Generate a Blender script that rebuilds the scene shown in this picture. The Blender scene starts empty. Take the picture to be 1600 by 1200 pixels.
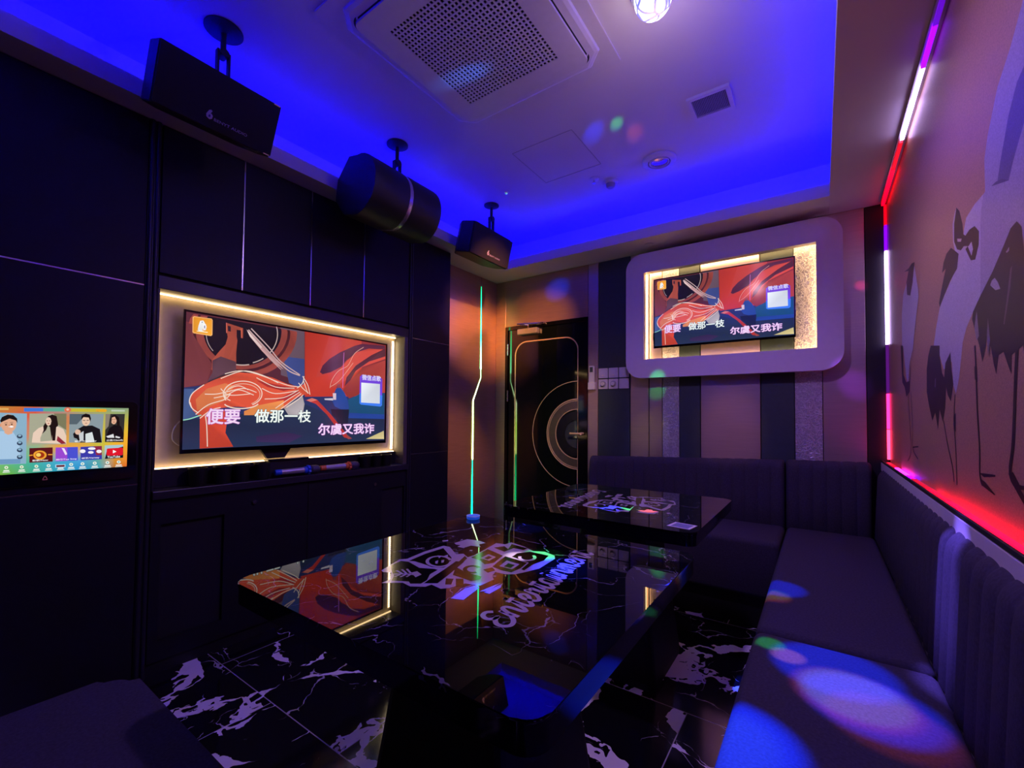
import bpy, bmesh, math, random
from mathutils import Vector, Matrix, Euler
random.seed(7)
C = bpy.context.scene.collection
SC = bpy.context.scene
PI = math.pi

# ------------------------------------------------------------------ camera
cam_d = bpy.data.cameras.new('camera')
cam = bpy.data.objects.new('camera', cam_d)
C.objects.link(cam)
SC.camera = cam
F_PX = 685.73
cam_d.sensor_fit = 'HORIZONTAL'
cam_d.sensor_width = 36.0
cam_d.lens = 36.0 * F_PX / 1600.0
cam_d.shift_y = 30.467 / 1600.0
cam_d.clip_start = 0.02
yaw, pit, rol = math.radians(35.0995), math.radians(1.64654), math.radians(0.52309)
fwd = Vector((-math.sin(yaw) * math.cos(pit), math.cos(yaw) * math.cos(pit), math.sin(pit)))
rt = Vector((math.cos(yaw), math.sin(yaw), 0))
up = rt.cross(fwd)
r2 = rt * math.cos(rol) + up * math.sin(rol)
u2 = -rt * math.sin(rol) + up * math.cos(rol)
m3 = Matrix((r2, u2, -fwd)).transposed()
cam.matrix_world = Matrix.Translation((0, 0, 1.2)) @ m3.to_4x4()

# ------------------------------------------------------------------ world, exposure
w = bpy.data.worlds.new('world'); SC.world = w
w.use_nodes = True
w.node_tree.nodes['Background'].inputs[0].default_value = (0.002, 0.002, 0.004, 1)
w.node_tree.nodes['Background'].inputs[1].default_value = 1.0
SC.view_settings.view_transform = 'Standard'
SC.view_settings.look = 'None'
SC.view_settings.gamma = 1.0
SC.view_settings.exposure = 0.0
SC.view_settings.use_curve_mapping = False
SC.cycles.use_denoising = True
SC.cycles.max_bounces = 10
SC.cycles.glossy_bounces = 5
SC.cycles.diffuse_bounces = 5
SC.cycles.caustics_reflective = True
SC.cycles.sample_clamp_indirect = 6.0
SC.cycles.blur_glossy = 0.5

# strengths of everything that gives off light
COVE = 66.0
WARM = 8.0
SCREEN = 1.0
BALL_W = 60.0

# ------------------------------------------------------------------ materials
def lin(h):
    out = []
    for i in (0, 2, 4):
        c = int(h[i:i + 2], 16) / 255
        out.append(c / 12.92 if c <= 0.04045 else ((c + 0.055) / 1.055) ** 2.4)
    return tuple(out) + (1,)

MATS = {}
def mat(name, col, rough=0.5, metal=0.0, emit=None, es=1.0, var=0.0, vscale=30.0, bump=0.0, bscale=120.0, stretch=None, coat=0.0, spec=0.5):
    if name in MATS: return MATS[name]
    m = bpy.data.materials.new(name); m.use_nodes = True
    nt = m.node_tree; b = nt.nodes['Principled BSDF']
    c = lin(col) if isinstance(col, str) else tuple(col) + (1,)
    b.inputs['Base Color'].default_value = c
    b.inputs['Roughness'].default_value = rough
    b.inputs['Metallic'].default_value = metal
    b.inputs['Specular IOR Level'].default_value = spec
    if coat: b.inputs['Coat Weight'].default_value = coat; b.inputs['Coat Roughness'].default_value = 0.05
    if emit:
        e = lin(emit) if isinstance(emit, str) else tuple(emit) + (1,)
        b.inputs['Emission Color'].default_value = e
        b.inputs['Emission Strength'].default_value = es
    if var or bump:
        tc = nt.nodes.new('ShaderNodeTexCoord'); mp = nt.nodes.new('ShaderNodeMapping')
        nt.links.new(tc.outputs['Object'], mp.inputs[0])
        if stretch: mp.inputs['Scale'].default_value = stretch
        n = nt.nodes.new('ShaderNodeTexNoise'); n.inputs['Scale'].default_value = vscale; n.inputs['Detail'].default_value = 4
        nt.links.new(mp.outputs[0], n.inputs['Vector'])
        if var:
            r = nt.nodes.new('ShaderNodeMapRange')
            r.inputs['From Min'].default_value = 0.25; r.inputs['From Max'].default_value = 0.75
            r.inputs['To Min'].default_value = 1 - var; r.inputs['To Max'].default_value = 1 + var
            nt.links.new(n.outputs[0], r.inputs[0])
            mx = nt.nodes.new('ShaderNodeVectorMath'); mx.operation = 'SCALE'
            mx.inputs[0].default_value = c[:3]
            nt.links.new(r.outputs[0], mx.inputs['Scale']); nt.links.new(mx.outputs[0], b.inputs['Base Color'])
        if bump:
            n2 = nt.nodes.new('ShaderNodeTexNoise'); n2.inputs['Scale'].default_value = bscale; n2.inputs['Detail'].default_value = 3
            nt.links.new(mp.outputs[0], n2.inputs['Vector'])
            bp = nt.nodes.new('ShaderNodeBump'); bp.inputs['Strength'].default_value = bump; bp.inputs['Distance'].default_value = 0.002
            nt.links.new(n2.outputs[0], bp.inputs['Height']); nt.links.new(bp.outputs[0], b.inputs['Normal'])
    MATS[name] = m
    return m

def mat_attr(name, emission=0.0, rough=0.3, spec=0.5, metal=0.0):
    """colour from the mesh's 'Col' attribute; emission > 0 makes it a lit screen or lamp"""
    if name in MATS: return MATS[name]
    m = bpy.data.materials.new(name); m.use_nodes = True
    nt = m.node_tree; b = nt.nodes['Principled BSDF']
    a = nt.nodes.new('ShaderNodeAttribute'); a.attribute_name = 'Col'
    b.inputs['Roughness'].default_value = rough; b.inputs['Specular IOR Level'].default_value = spec
    b.inputs['Metallic'].default_value = metal
    if emission > 0:
        b.inputs['Base Color'].default_value = (0.01, 0.01, 0.01, 1)
        nt.links.new(a.outputs['Color'], b.inputs['Emission Color'])
        b.inputs['Emission Strength'].default_value = emission
    else:
        nt.links.new(a.outputs['Color'], b.inputs['Base Color'])
    MATS[name] = m
    return m

def node(nt, t, **kw):
    n = nt.nodes.new(t)
    for k, v in kw.items(): setattr(n, k, v)
    return n

def math_n(nt, op, a, b=None, clamp=False):
    n = nt.nodes.new('ShaderNodeMath'); n.operation = op; n.use_clamp = clamp
    for i, v in enumerate((a, b)):
        if v is None: continue
        if isinstance(v, (int, float)): n.inputs[i].default_value = v
        else: nt.links.new(v, n.inputs[i])
    return n.outputs[0]

def marble_mat(name, tile=None, origin=(0, 0), amount=1.0, rough=0.08, base=(0.006, 0.006, 0.008), vein=(0.75, 0.72, 0.74), scale=1.0):
    m = bpy.data.materials.new(name); m.use_nodes = True
    nt = m.node_tree; b = nt.nodes['Principled BSDF']
    tc = node(nt, 'ShaderNodeTexCoord')
    pos = tc.outputs['Object']
    grout = None
    if tile:
        sp = node(nt, 'ShaderNodeSeparateXYZ'); nt.links.new(pos, sp.inputs[0])
        fx = math_n(nt, 'DIVIDE', math_n(nt, 'SUBTRACT', sp.outputs[0], origin[0]), tile)
        fy = math_n(nt, 'DIVIDE', math_n(nt, 'SUBTRACT', sp.outputs[1], origin[1]), tile)
        iy = math_n(nt, 'FLOOR', fy)
        fx = math_n(nt, 'ADD', fx, math_n(nt, 'MULTIPLY', math_n(nt, 'SUBTRACT', 1.0, math_n(nt, 'FLOORED_MODULO', iy, 2.0)), 0.5))   # half-bond rows
        ix = math_n(nt, 'FLOOR', fx)
        rx, ry = math_n(nt, 'FRACT', fx), math_n(nt, 'FRACT', fy)
        g = 0.0022
        ex = math_n(nt, 'MINIMUM', rx, math_n(nt, 'SUBTRACT', 1.0, rx))
        ey = math_n(nt, 'MINIMUM', ry, math_n(nt, 'SUBTRACT', 1.0, ry))
        grout = math_n(nt, 'LESS_THAN', math_n(nt, 'MINIMUM', ex, ey), g)
        cb = node(nt, 'ShaderNodeCombineXYZ')
        nt.links.new(math_n(nt, 'ADD', math_n(nt, 'MULTIPLY', ix, 7.31), math_n(nt, 'MULTIPLY', iy, 3.17)), cb.inputs[0])
        nt.links.new(math_n(nt, 'MULTIPLY', iy, 11.7), cb.inputs[1])
        nt.links.new(math_n(nt, 'ADD', math_n(nt, 'MULTIPLY', ix, 5.1), math_n(nt, 'MULTIPLY', iy, 2.3)), cb.inputs[2])
        ad = node(nt, 'ShaderNodeVectorMath', operation='ADD')
        nt.links.new(pos, ad.inputs[0]); nt.links.new(cb.outputs[0], ad.inputs[1]); pos = ad.outputs[0]
    # warp the position
    wn = node(nt, 'ShaderNodeTexNoise'); wn.inputs['Scale'].default_value = 2.2 * scale; wn.inputs['Detail'].default_value = 5
    nt.links.new(pos, wn.inputs['Vector'])
    sb = node(nt, 'ShaderNodeVectorMath', operation='SUBTRACT'); nt.links.new(wn.outputs['Color'], sb.inputs[0]); sb.inputs[1].default_value = (0.5, 0.5, 0.5)
    sc = node(nt, 'ShaderNodeVectorMath', operation='SCALE'); nt.links.new(sb.outputs[0], sc.inputs[0]); sc.inputs['Scale'].default_value = 0.55 / scale
    wp = node(nt, 'ShaderNodeVectorMath', operation='ADD'); nt.links.new(pos, wp.inputs[0]); nt.links.new(sc.outputs[0], wp.inputs[1])
    wpos = wp.outputs[0]
    # broad veins: cell borders made wide where a slow noise is high
    v1 = node(nt, 'ShaderNodeTexVoronoi', feature='DISTANCE_TO_EDGE'); v1.inputs['Scale'].default_value = 1.7 * scale
    nt.links.new(wpos, v1.inputs['Vector'])
    ms = node(nt, 'ShaderNodeTexNoise'); ms.inputs['Scale'].default_value = 2.6 * scale; ms.inputs['Detail'].default_value = 3
    nt.links.new(pos, ms.inputs['Vector'])
    width = math_n(nt, 'MULTIPLY', math_n(nt, 'POWER', math_n(nt, 'MULTIPLY', math_n(nt, 'SUBTRACT', ms.outputs[0], 0.40, True), 4.0, True), 1.6), 0.13 * amount)
    big = math_n(nt, 'LESS_THAN', v1.outputs['Distance'], width)
    # black flecks inside the broad veins
    v3 = node(nt, 'ShaderNodeTexVoronoi', feature='DISTANCE_TO_EDGE'); v3.inputs['Scale'].default_value = 13 * scale
    nt.links.new(wpos, v3.inputs['Vector'])
    n3 = node(nt, 'ShaderNodeTexNoise'); n3.inputs['Scale'].default_value = 5 * scale; nt.links.new(pos, n3.inputs['Vector'])
    fleck = math_n(nt, 'MULTIPLY', math_n(nt, 'GREATER_THAN', v3.outputs['Distance'], 0.13), math_n(nt, 'GREATER_THAN', n3.outputs[0], 0.53))
    big = math_n(nt, 'MULTIPLY', big, math_n(nt, 'SUBTRACT', 1.0, fleck))
    # hair veins
    v2 = node(nt, 'ShaderNodeTexVoronoi', feature='DISTANCE_TO_EDGE'); v2.inputs['Scale'].default_value = 3.6 * scale
    nt.links.new(wpos, v2.inputs['Vector'])
    n4 = node(nt, 'ShaderNodeTexNoise'); n4.inputs['Scale'].default_value = 4.0 * scale; n4.inputs['Detail'].default_value = 4; nt.links.new(wpos, n4.inputs['Vector'])
    hw = math_n(nt, 'MULTIPLY', math_n(nt, 'SUBTRACT', n4.outputs[0], 0.50, True), 0.10)
    hair = math_n(nt, 'MULTIPLY', math_n(nt, 'LESS_THAN', v2.outputs['Distance'], hw), 0.55)
    f = math_n(nt, 'MAXIMUM', big, hair)
    if grout is not None: f = math_n(nt, 'MAXIMUM', f, math_n(nt, 'MULTIPLY', grout, 0.45))
    mx = node(nt, 'ShaderNodeMixRGB'); mx.inputs[1].default_value = base + (1,); mx.inputs[2].default_value = vein + (1,)
    nt.links.new(f, mx.inputs[0]); nt.links.new(mx.outputs[0], b.inputs['Base Color'])
    b.inputs['Roughness'].default_value = rough
    MATS[name] = m
    return m

M_FLOOR = marble_mat('polished_black_marble', tile=0.95, origin=(-1.88, 0.954), amount=1.4, rough=0.10, vein=(0.92, 0.90, 0.95), scale=1.15)
M_TOP = marble_mat('black_marble_glass', amount=0.10, rough=0.015, base=(0.003, 0.003, 0.004), vein=(0.20, 0.19, 0.22), scale=2.4)
M_CEIL = mat('white_ceiling_paint', (0.62, 0.60, 0.62), 0.9, var=0.03, vscale=3)
M_BRUSH = mat('brushed_bronze_metal', (0.42, 0.28, 0.20), 0.34, 0.55, var=0.12, vscale=6, stretch=(1, 1, 40), bump=0.04, bscale=200)
M_BRUSHL = mat('brushed_champagne_metal', (0.56, 0.45, 0.40), 0.34, 0.7, var=0.08, vscale=6, stretch=(1, 1, 40), bump=0.04, bscale=200)
M_GREEN = mat('dark_green_cladding', (0.030, 0.050, 0.052), 0.55, var=0.1, vscale=40)
M_DARK = mat('dark_laminate', (0.011, 0.010, 0.015), 0.5, spec=0.3, var=0.15, vscale=60, bump=0.05, bscale=300)
M_DARK2 = mat('dark_laminate_frame', (0.020, 0.019, 0.026), 0.38, var=0.1, vscale=60)
M_BLACK = mat('matt_black', (0.008, 0.008, 0.009), 0.55, var=0.1)
M_BLACKG = mat('gloss_black', (0.004, 0.004, 0.005), 0.08, var=0.05)
M_STEEL = mat('polished_trim', (0.75, 0.72, 0.70), 0.22, 1.0, var=0.05)
M_GOLD = mat('gold_inlay', (0.95, 0.70, 0.38), 0.3, 0.4, var=0.05)
M_WHITE = mat('white_lacquer', (0.66, 0.62, 0.66), 0.4, var=0.03)
M_PLASTIC = mat('white_plastic', (0.60, 0.58, 0.62), 0.35, var=0.03)
M_GREYP = mat('grey_plastic', (0.30, 0.29, 0.31), 0.5, var=0.05)
M_BOARD = mat('taupe_board', (0.50, 0.41, 0.31), 0.6, var=0.08, vscale=20)
M_SOFA = mat('charcoal_upholstery', (0.050, 0.044, 0.066), 0.9, var=0.25, vscale=140, bump=0.35, bscale=500, spec=0.2)
M_WOOFER = mat('black_cabinet_vinyl', (0.010, 0.010, 0.012), 0.5, var=0.2, bump=0.15, bscale=400)
M_GRILLE = mat('black_grille_cloth', (0.008, 0.007, 0.009), 0.8, var=0.2, vscale=300)

# ------------------------------------------------------------------ mesh helpers
def link(name, me, m=None, parent=None):
    o = bpy.data.objects.new(name, me)
    C.objects.link(o)
    if m is not None:
        for q in (m if isinstance(m, (list, tuple)) else [m]): me.materials.append(q)
    if parent is not None: o.parent = parent
    return o

def obj(name, bm, m=None, parent=None, smooth=False, normals=True):
    me = bpy.data.meshes.new(name)
    if normals: bmesh.ops.recalc_face_normals(bm, faces=bm.faces)
    bm.to_mesh(me); bm.free()
    if smooth:
        for p in me.polygons: p.use_smooth = True
        try: me.set_sharp_from_angle(angle=math.radians(38))
        except Exception: pass
    return link(name, me, m, parent)

def thing(name, label, cat, loc=(0, 0, 0), group=None, kind=None):
    o = bpy.data.objects.new(name, None); C.objects.link(o)
    o.empty_display_size = 0.05
    o.location = loc
    o['label'] = label; o['category'] = cat
    if group: o['group'] = group
    if kind: o['kind'] = kind
    return o

def tag(o, label, cat, group=None):
    o['label'] = label; o['category'] = cat
    if group: o['group'] = group
    return o

def struct(o):
    o['kind'] = 'structure'; return o

def setloc(o, loc):
    """move origin of a mesh built in world space to loc"""
    loc = Vector(loc)
    o.data.transform(Matrix.Translation(-loc)); o.location = loc
    return o

def add_box(bm, x0, x1, y0, y1, z0, z1, bev=0.0, seg=2):
    r = bmesh.ops.create_cube(bm, size=1)
    vs = r['verts']
    for v in vs:
        v.co = Vector((x0 if v.co.x < 0 else x1, y0 if v.co.y < 0 else y1, z0 if v.co.z < 0 else z1))
    if bev > 0:
        es = list({e for v in vs for e in v.link_edges})
        bmesh.ops.bevel(bm, geom=es, offset=bev, segments=seg, profile=0.5, affect='EDGES')
    return bm

def box(x0, x1, y0, y1, z0, z1, bev=0.0, seg=2):
    return add_box(bmesh.new(), x0, x1, y0, y1, z0, z1, bev, seg)

def add_cyl(bm, p0, p1, r0, r1=None, n=24, cap=True):
    p0, p1 = Vector(p0), Vector(p1); r1 = r0 if r1 is None else r1
    d = (p1 - p0).normalized()
    a = d.orthogonal().normalized(); b = d.cross(a)
    A, B = [], []
    for i in range(n):
        t = 2 * PI * i / n; q = a * math.cos(t) + b * math.sin(t)
        A.append(bm.verts.new(p0 + q * r0)); B.append(bm.verts.new(p1 + q * r1))
    for i in range(n):
        j = (i + 1) % n
        bm.faces.new((A[i], A[j], B[j], B[i]))
    if cap:
        bm.faces.new(A[::-1]); bm.faces.new(B)
    return bm

def cyl(p0, p1, r0, r1=None, n=24):
    return add_cyl(bmesh.new(), p0, p1, r0, r1, n)

def lathe(profile, n=32, origin=(0, 0, 0), flip=False):
    """profile of (r, z) turned about the vertical axis through origin"""
    bm = bmesh.new(); o = Vector(origin); rings = []
    for r, z in profile:
        if r < 1e-6: rings.append([bm.verts.new(o + Vector((0, 0, z)))])
        else: rings.append([bm.verts.new(o + Vector((r * math.cos(2 * PI * i / n), r * math.sin(2 * PI * i / n), z))) for i in range(n)])
    for a, b in zip(rings, rings[1:]):
        for i in range(n):
            j = (i + 1) % n
            if len(a) == 1 and len(b) == 1: continue
            if len(a) == 1: bm.faces.new((a[0], b[i], b[j]))
            elif len(b) == 1: bm.faces.new((a[i], a[j], b[0]))
            else: bm.faces.new((a[i], a[j], b[j], b[i]))
    return bm

def prism(pts, h, axes=((1, 0, 0), (0, 1, 0), (0, 0, 1)), org=(0, 0, 0), bm=None):
    """outline pts in the plane of axes[0], axes[1], pushed h along axes[2]"""
    bm = bm or bmesh.new()
    ex, ey, ez = (Vector(a) for a in axes); o = Vector(org)
    A = [bm.verts.new(o + ex * p[0] + ey * p[1]) for p in pts]
    B = [bm.verts.new(o + ex * p[0] + ey * p[1] + ez * h) for p in pts]
    n = len(pts)
    for i in range(n):
        j = (i + 1) % n
        bm.faces.new((A[i], A[j], B[j], B[i]))
    bm.faces.new(A[::-1]); bm.faces.new(B)
    return bm

def rrect(x0, x1, y0, y1, r, n=8):
    pts = []
    for cx, cy, a0 in ((x1 - r, y1 - r, 0), (x0 + r, y1 - r, 90), (x0 + r, y0 + r, 180), (x1 - r, y0 + r, 270)):
        for i in range(n + 1):
            a = math.radians(a0 + 90 * i / n)
            pts.append((cx + r * math.cos(a), cy + r * math.sin(a)))
    return pts

def frame_prism(outer, inner, h, axes, org=(0, 0, 0)):
    """slab with a hole; outer and inner hold the same number of points"""
    bm = bmesh.new()
    ex, ey, ez = (Vector(a) for a in axes); o = Vector(org)
    P = lambda p, d: bm.verts.new(o + ex * p[0] + ey * p[1] + ez * d)
    n = len(outer)
    oa, ob = [P(p, 0) for p in outer], [P(p, h) for p in outer]
    ia, ib = [P(p, 0) for p in inner], [P(p, h) for p in inner]
    for i in range(n):
        j = (i + 1) % n
        bm.faces.new((oa[i], oa[j], ob[j], ob[i])); bm.faces.new((ia[j], ia[i], ib[i], ib[j]))
        bm.faces.new((oa[j], oa[i], ia[i], ia[j])); bm.faces.new((ob[i], ob[j], ib[j], ib[i]))
    return bm

def smooth_path(pts, n=6, closed=False):
    P = [Vector(p) for p in pts]
    if len(P) < 3: return P
    out = []
    m = len(P)
    for i in range(m if closed else m - 1):
        p0 = P[i - 1] if (i > 0 or closed) else P[0]
        p1, p2 = P[i], P[(i + 1) % m]
        p3 = P[(i + 2) % m] if (closed or i + 2 < m) else P[-1]
        for k in range(n):
            t = k / n
            out.append(0.5 * ((2 * p1) + (p2 - p0) * t + (2 * p0 - 5 * p1 + 4 * p2 - p3) * t * t + (3 * p1 - p0 - 3 * p2 + p3) * t ** 3))
    if not closed: out.append(P[-1])
    return out

def tube(pts, r, n=8, bm=None, r_end=None):
    bm = bm or bmesh.new()
    P = [Vector(p) for p in pts]; rings = []
    for i, p in enumerate(P):
        d = (P[min(i + 1, len(P) - 1)] - P[max(i - 1, 0)]).normalized()
        a = d.orthogonal().normalized() if i == 0 else (a - d * a.dot(d)).normalized()
        b = d.cross(a)
        rr = r if r_end is None else r + (r_end - r) * i / (len(P) - 1)
        rings.append([bm.verts.new(p + (a * math.cos(2 * PI * k / n) + b * math.sin(2 * PI * k / n)) * rr) for k in range(n)])
    for A, B in zip(rings, rings[1:]):
        for k in range(n):
            j = (k + 1) % n
            bm.faces.new((A[k], A[j], B[j], B[k]))
    bm.faces.new(rings[0][::-1]); bm.faces.new(rings[-1])
    return bm

class Flat:
    """flat artwork laid on a plane: coloured shapes, each a hair above the one before"""
    def __init__(s, org, ex, ey, step=0.00004):
        s.bm = bmesh.new(); s.col = s.bm.loops.layers.float_color.new('Col')
        s.o, s.ex, s.ey = Vector(org), Vector(ex), Vector(ey)
        s.ez = s.ex.normalized().cross(s.ey.normalized()); s.k = 0; s.step = step
    def poly(s, pts, col, lift=True):
        if lift: s.k += 1
        q = [pts[0]]
        for p in pts[1:]:
            if (p[0] - q[-1][0]) ** 2 + (p[1] - q[-1][1]) ** 2 > 1e-12: q.append(p)
        if len(q) < 3: return
        area = sum(q[i][0] * q[(i + 1) % len(q)][1] - q[(i + 1) % len(q)][0] * q[i][1] for i in range(len(q)))
        sg = 1 if s.ex.cross(s.ey).dot(s.ez) > 0 else -1
        if area * sg < 0: q = q[::-1]
        vs = [s.bm.verts.new(s.o + s.ex * p[0] + s.ey * p[1] + s.ez * (s.k * s.step)) for p in q]
        try: f = s.bm.faces.new(vs)
        except ValueError: return
        cs = [col] * len(q) if not isinstance(col, list) else (col + col[-1:])[:len(q)] if len(col) < len(q) else col[:len(q)]
        for l, c in zip(f.loops, cs): l[s.col] = lin(c) if isinstance(c, str) else tuple(c)
    def line(s, pts, wd, col, asp=1.0):
        P = smooth_path([(p[0], p[1], 0) for p in pts], 5) if len(pts) > 2 else [Vector((p[0], p[1], 0)) for p in pts]
        s.k += 1
        L, R = [], []
        for i, p in enumerate(P):
            d = P[min(i + 1, len(P) - 1)] - P[max(i - 1, 0)]
            d = Vector((d.x, d.y / asp, 0))
            if d.length < 1e-9: d = Vector((1, 0, 0))
            d.normalize(); nn = Vector((-d.y, d.x * asp, 0)) * wd * 0.5
            L.append(p + nn); R.append(p - nn)
        for i in range(len(P) - 1):
            s.poly([(v.x, v.y) for v in (L[i], R[i], R[i + 1], L[i + 1])], col, False)
    def grid(s, xs, ys, cols):
        """smoothly blended patch of colours"""
        s.k += 1
        for i in range(len(xs) - 1):
            for j in range(len(ys) - 1):
                s.poly([(xs[i], ys[j]), (xs[i + 1], ys[j]), (xs[i + 1], ys[j + 1]), (xs[i], ys[j + 1])],
                       [cols[j][i], cols[j][i + 1], cols[j + 1][i + 1], cols[j + 1][i]], False)
    def text(s, txt, x0, y0, x1, y1, col, bold=0.0, fit=True):
        me = text_mesh(txt)
        if not me.vertices: return
        xs = [v.co.x for v in me.vertices]; ys = [v.co.y for v in me.vertices]
        sx = (x1 - x0) / (max(xs) - min(xs)); sy = (y1 - y0) / (max(ys) - min(ys))
        mx, my = min(xs), min(ys)
        offs = [(0, 0)] if not bold else [(0, 0)] + [(bold * math.cos(2 * PI * q / 8), bold * math.sin(2 * PI * q / 8)) for q in range(8)]
        cc = lin(col) if isinstance(col, str) else tuple(col)
        for ox, oy in offs:
            s.k += 1
            vs = [s.bm.verts.new(s.o + s.ex * (x0 + (v.co.x + ox - mx) * sx) + s.ey * (y0 + (v.co.y + oy - my) * sy) + s.ez * (s.k * s.step)) for v in me.vertices]
            for p in me.polygons:
                try: f = s.bm.faces.new([vs[i] for i in p.vertices])
                except ValueError: continue
                for l in f.loops: l[s.col] = cc
        bpy.data.meshes.remove(me)
    def build(s, name, m, parent=None):
        return obj(name, s.bm, m, parent, normals=False)

def text_mesh(txt, bold=0.0, shear=0.0):
    cu = bpy.data.curves.new('letters', 'FONT'); cu.body = txt; cu.size = 1.0; cu.offset = bold; cu.shear = shear
    cu.resolution_u = 3
    o = bpy.data.objects.new('letters', cu); C.objects.link(o)
    dg = bpy.context.evaluated_depsgraph_get(); dg.update()
    me = bpy.data.meshes.new_from_object(o.evaluated_get(dg))
    bpy.data.objects.remove(o); bpy.data.curves.remove(cu)
    return me

def spot(name, parent, src, dst, energy, col, deg, blend=0.3, radius=0.005):
    d = bpy.data.lights.new(name, 'SPOT'); d.energy = energy; d.color = col
    d.spot_size = math.radians(deg); d.spot_blend = blend; d.shadow_soft_size = radius
    o = bpy.data.objects.new(name, d); C.objects.link(o)
    o.location = src
    o.rotation_euler = (Vector(dst) - Vector(src)).to_track_quat('-Z', 'Y').to_euler()
    if parent: 
        o.parent = parent; o.matrix_parent_inverse = Matrix.Translation(-Vector(parent.location))
    return o

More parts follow.
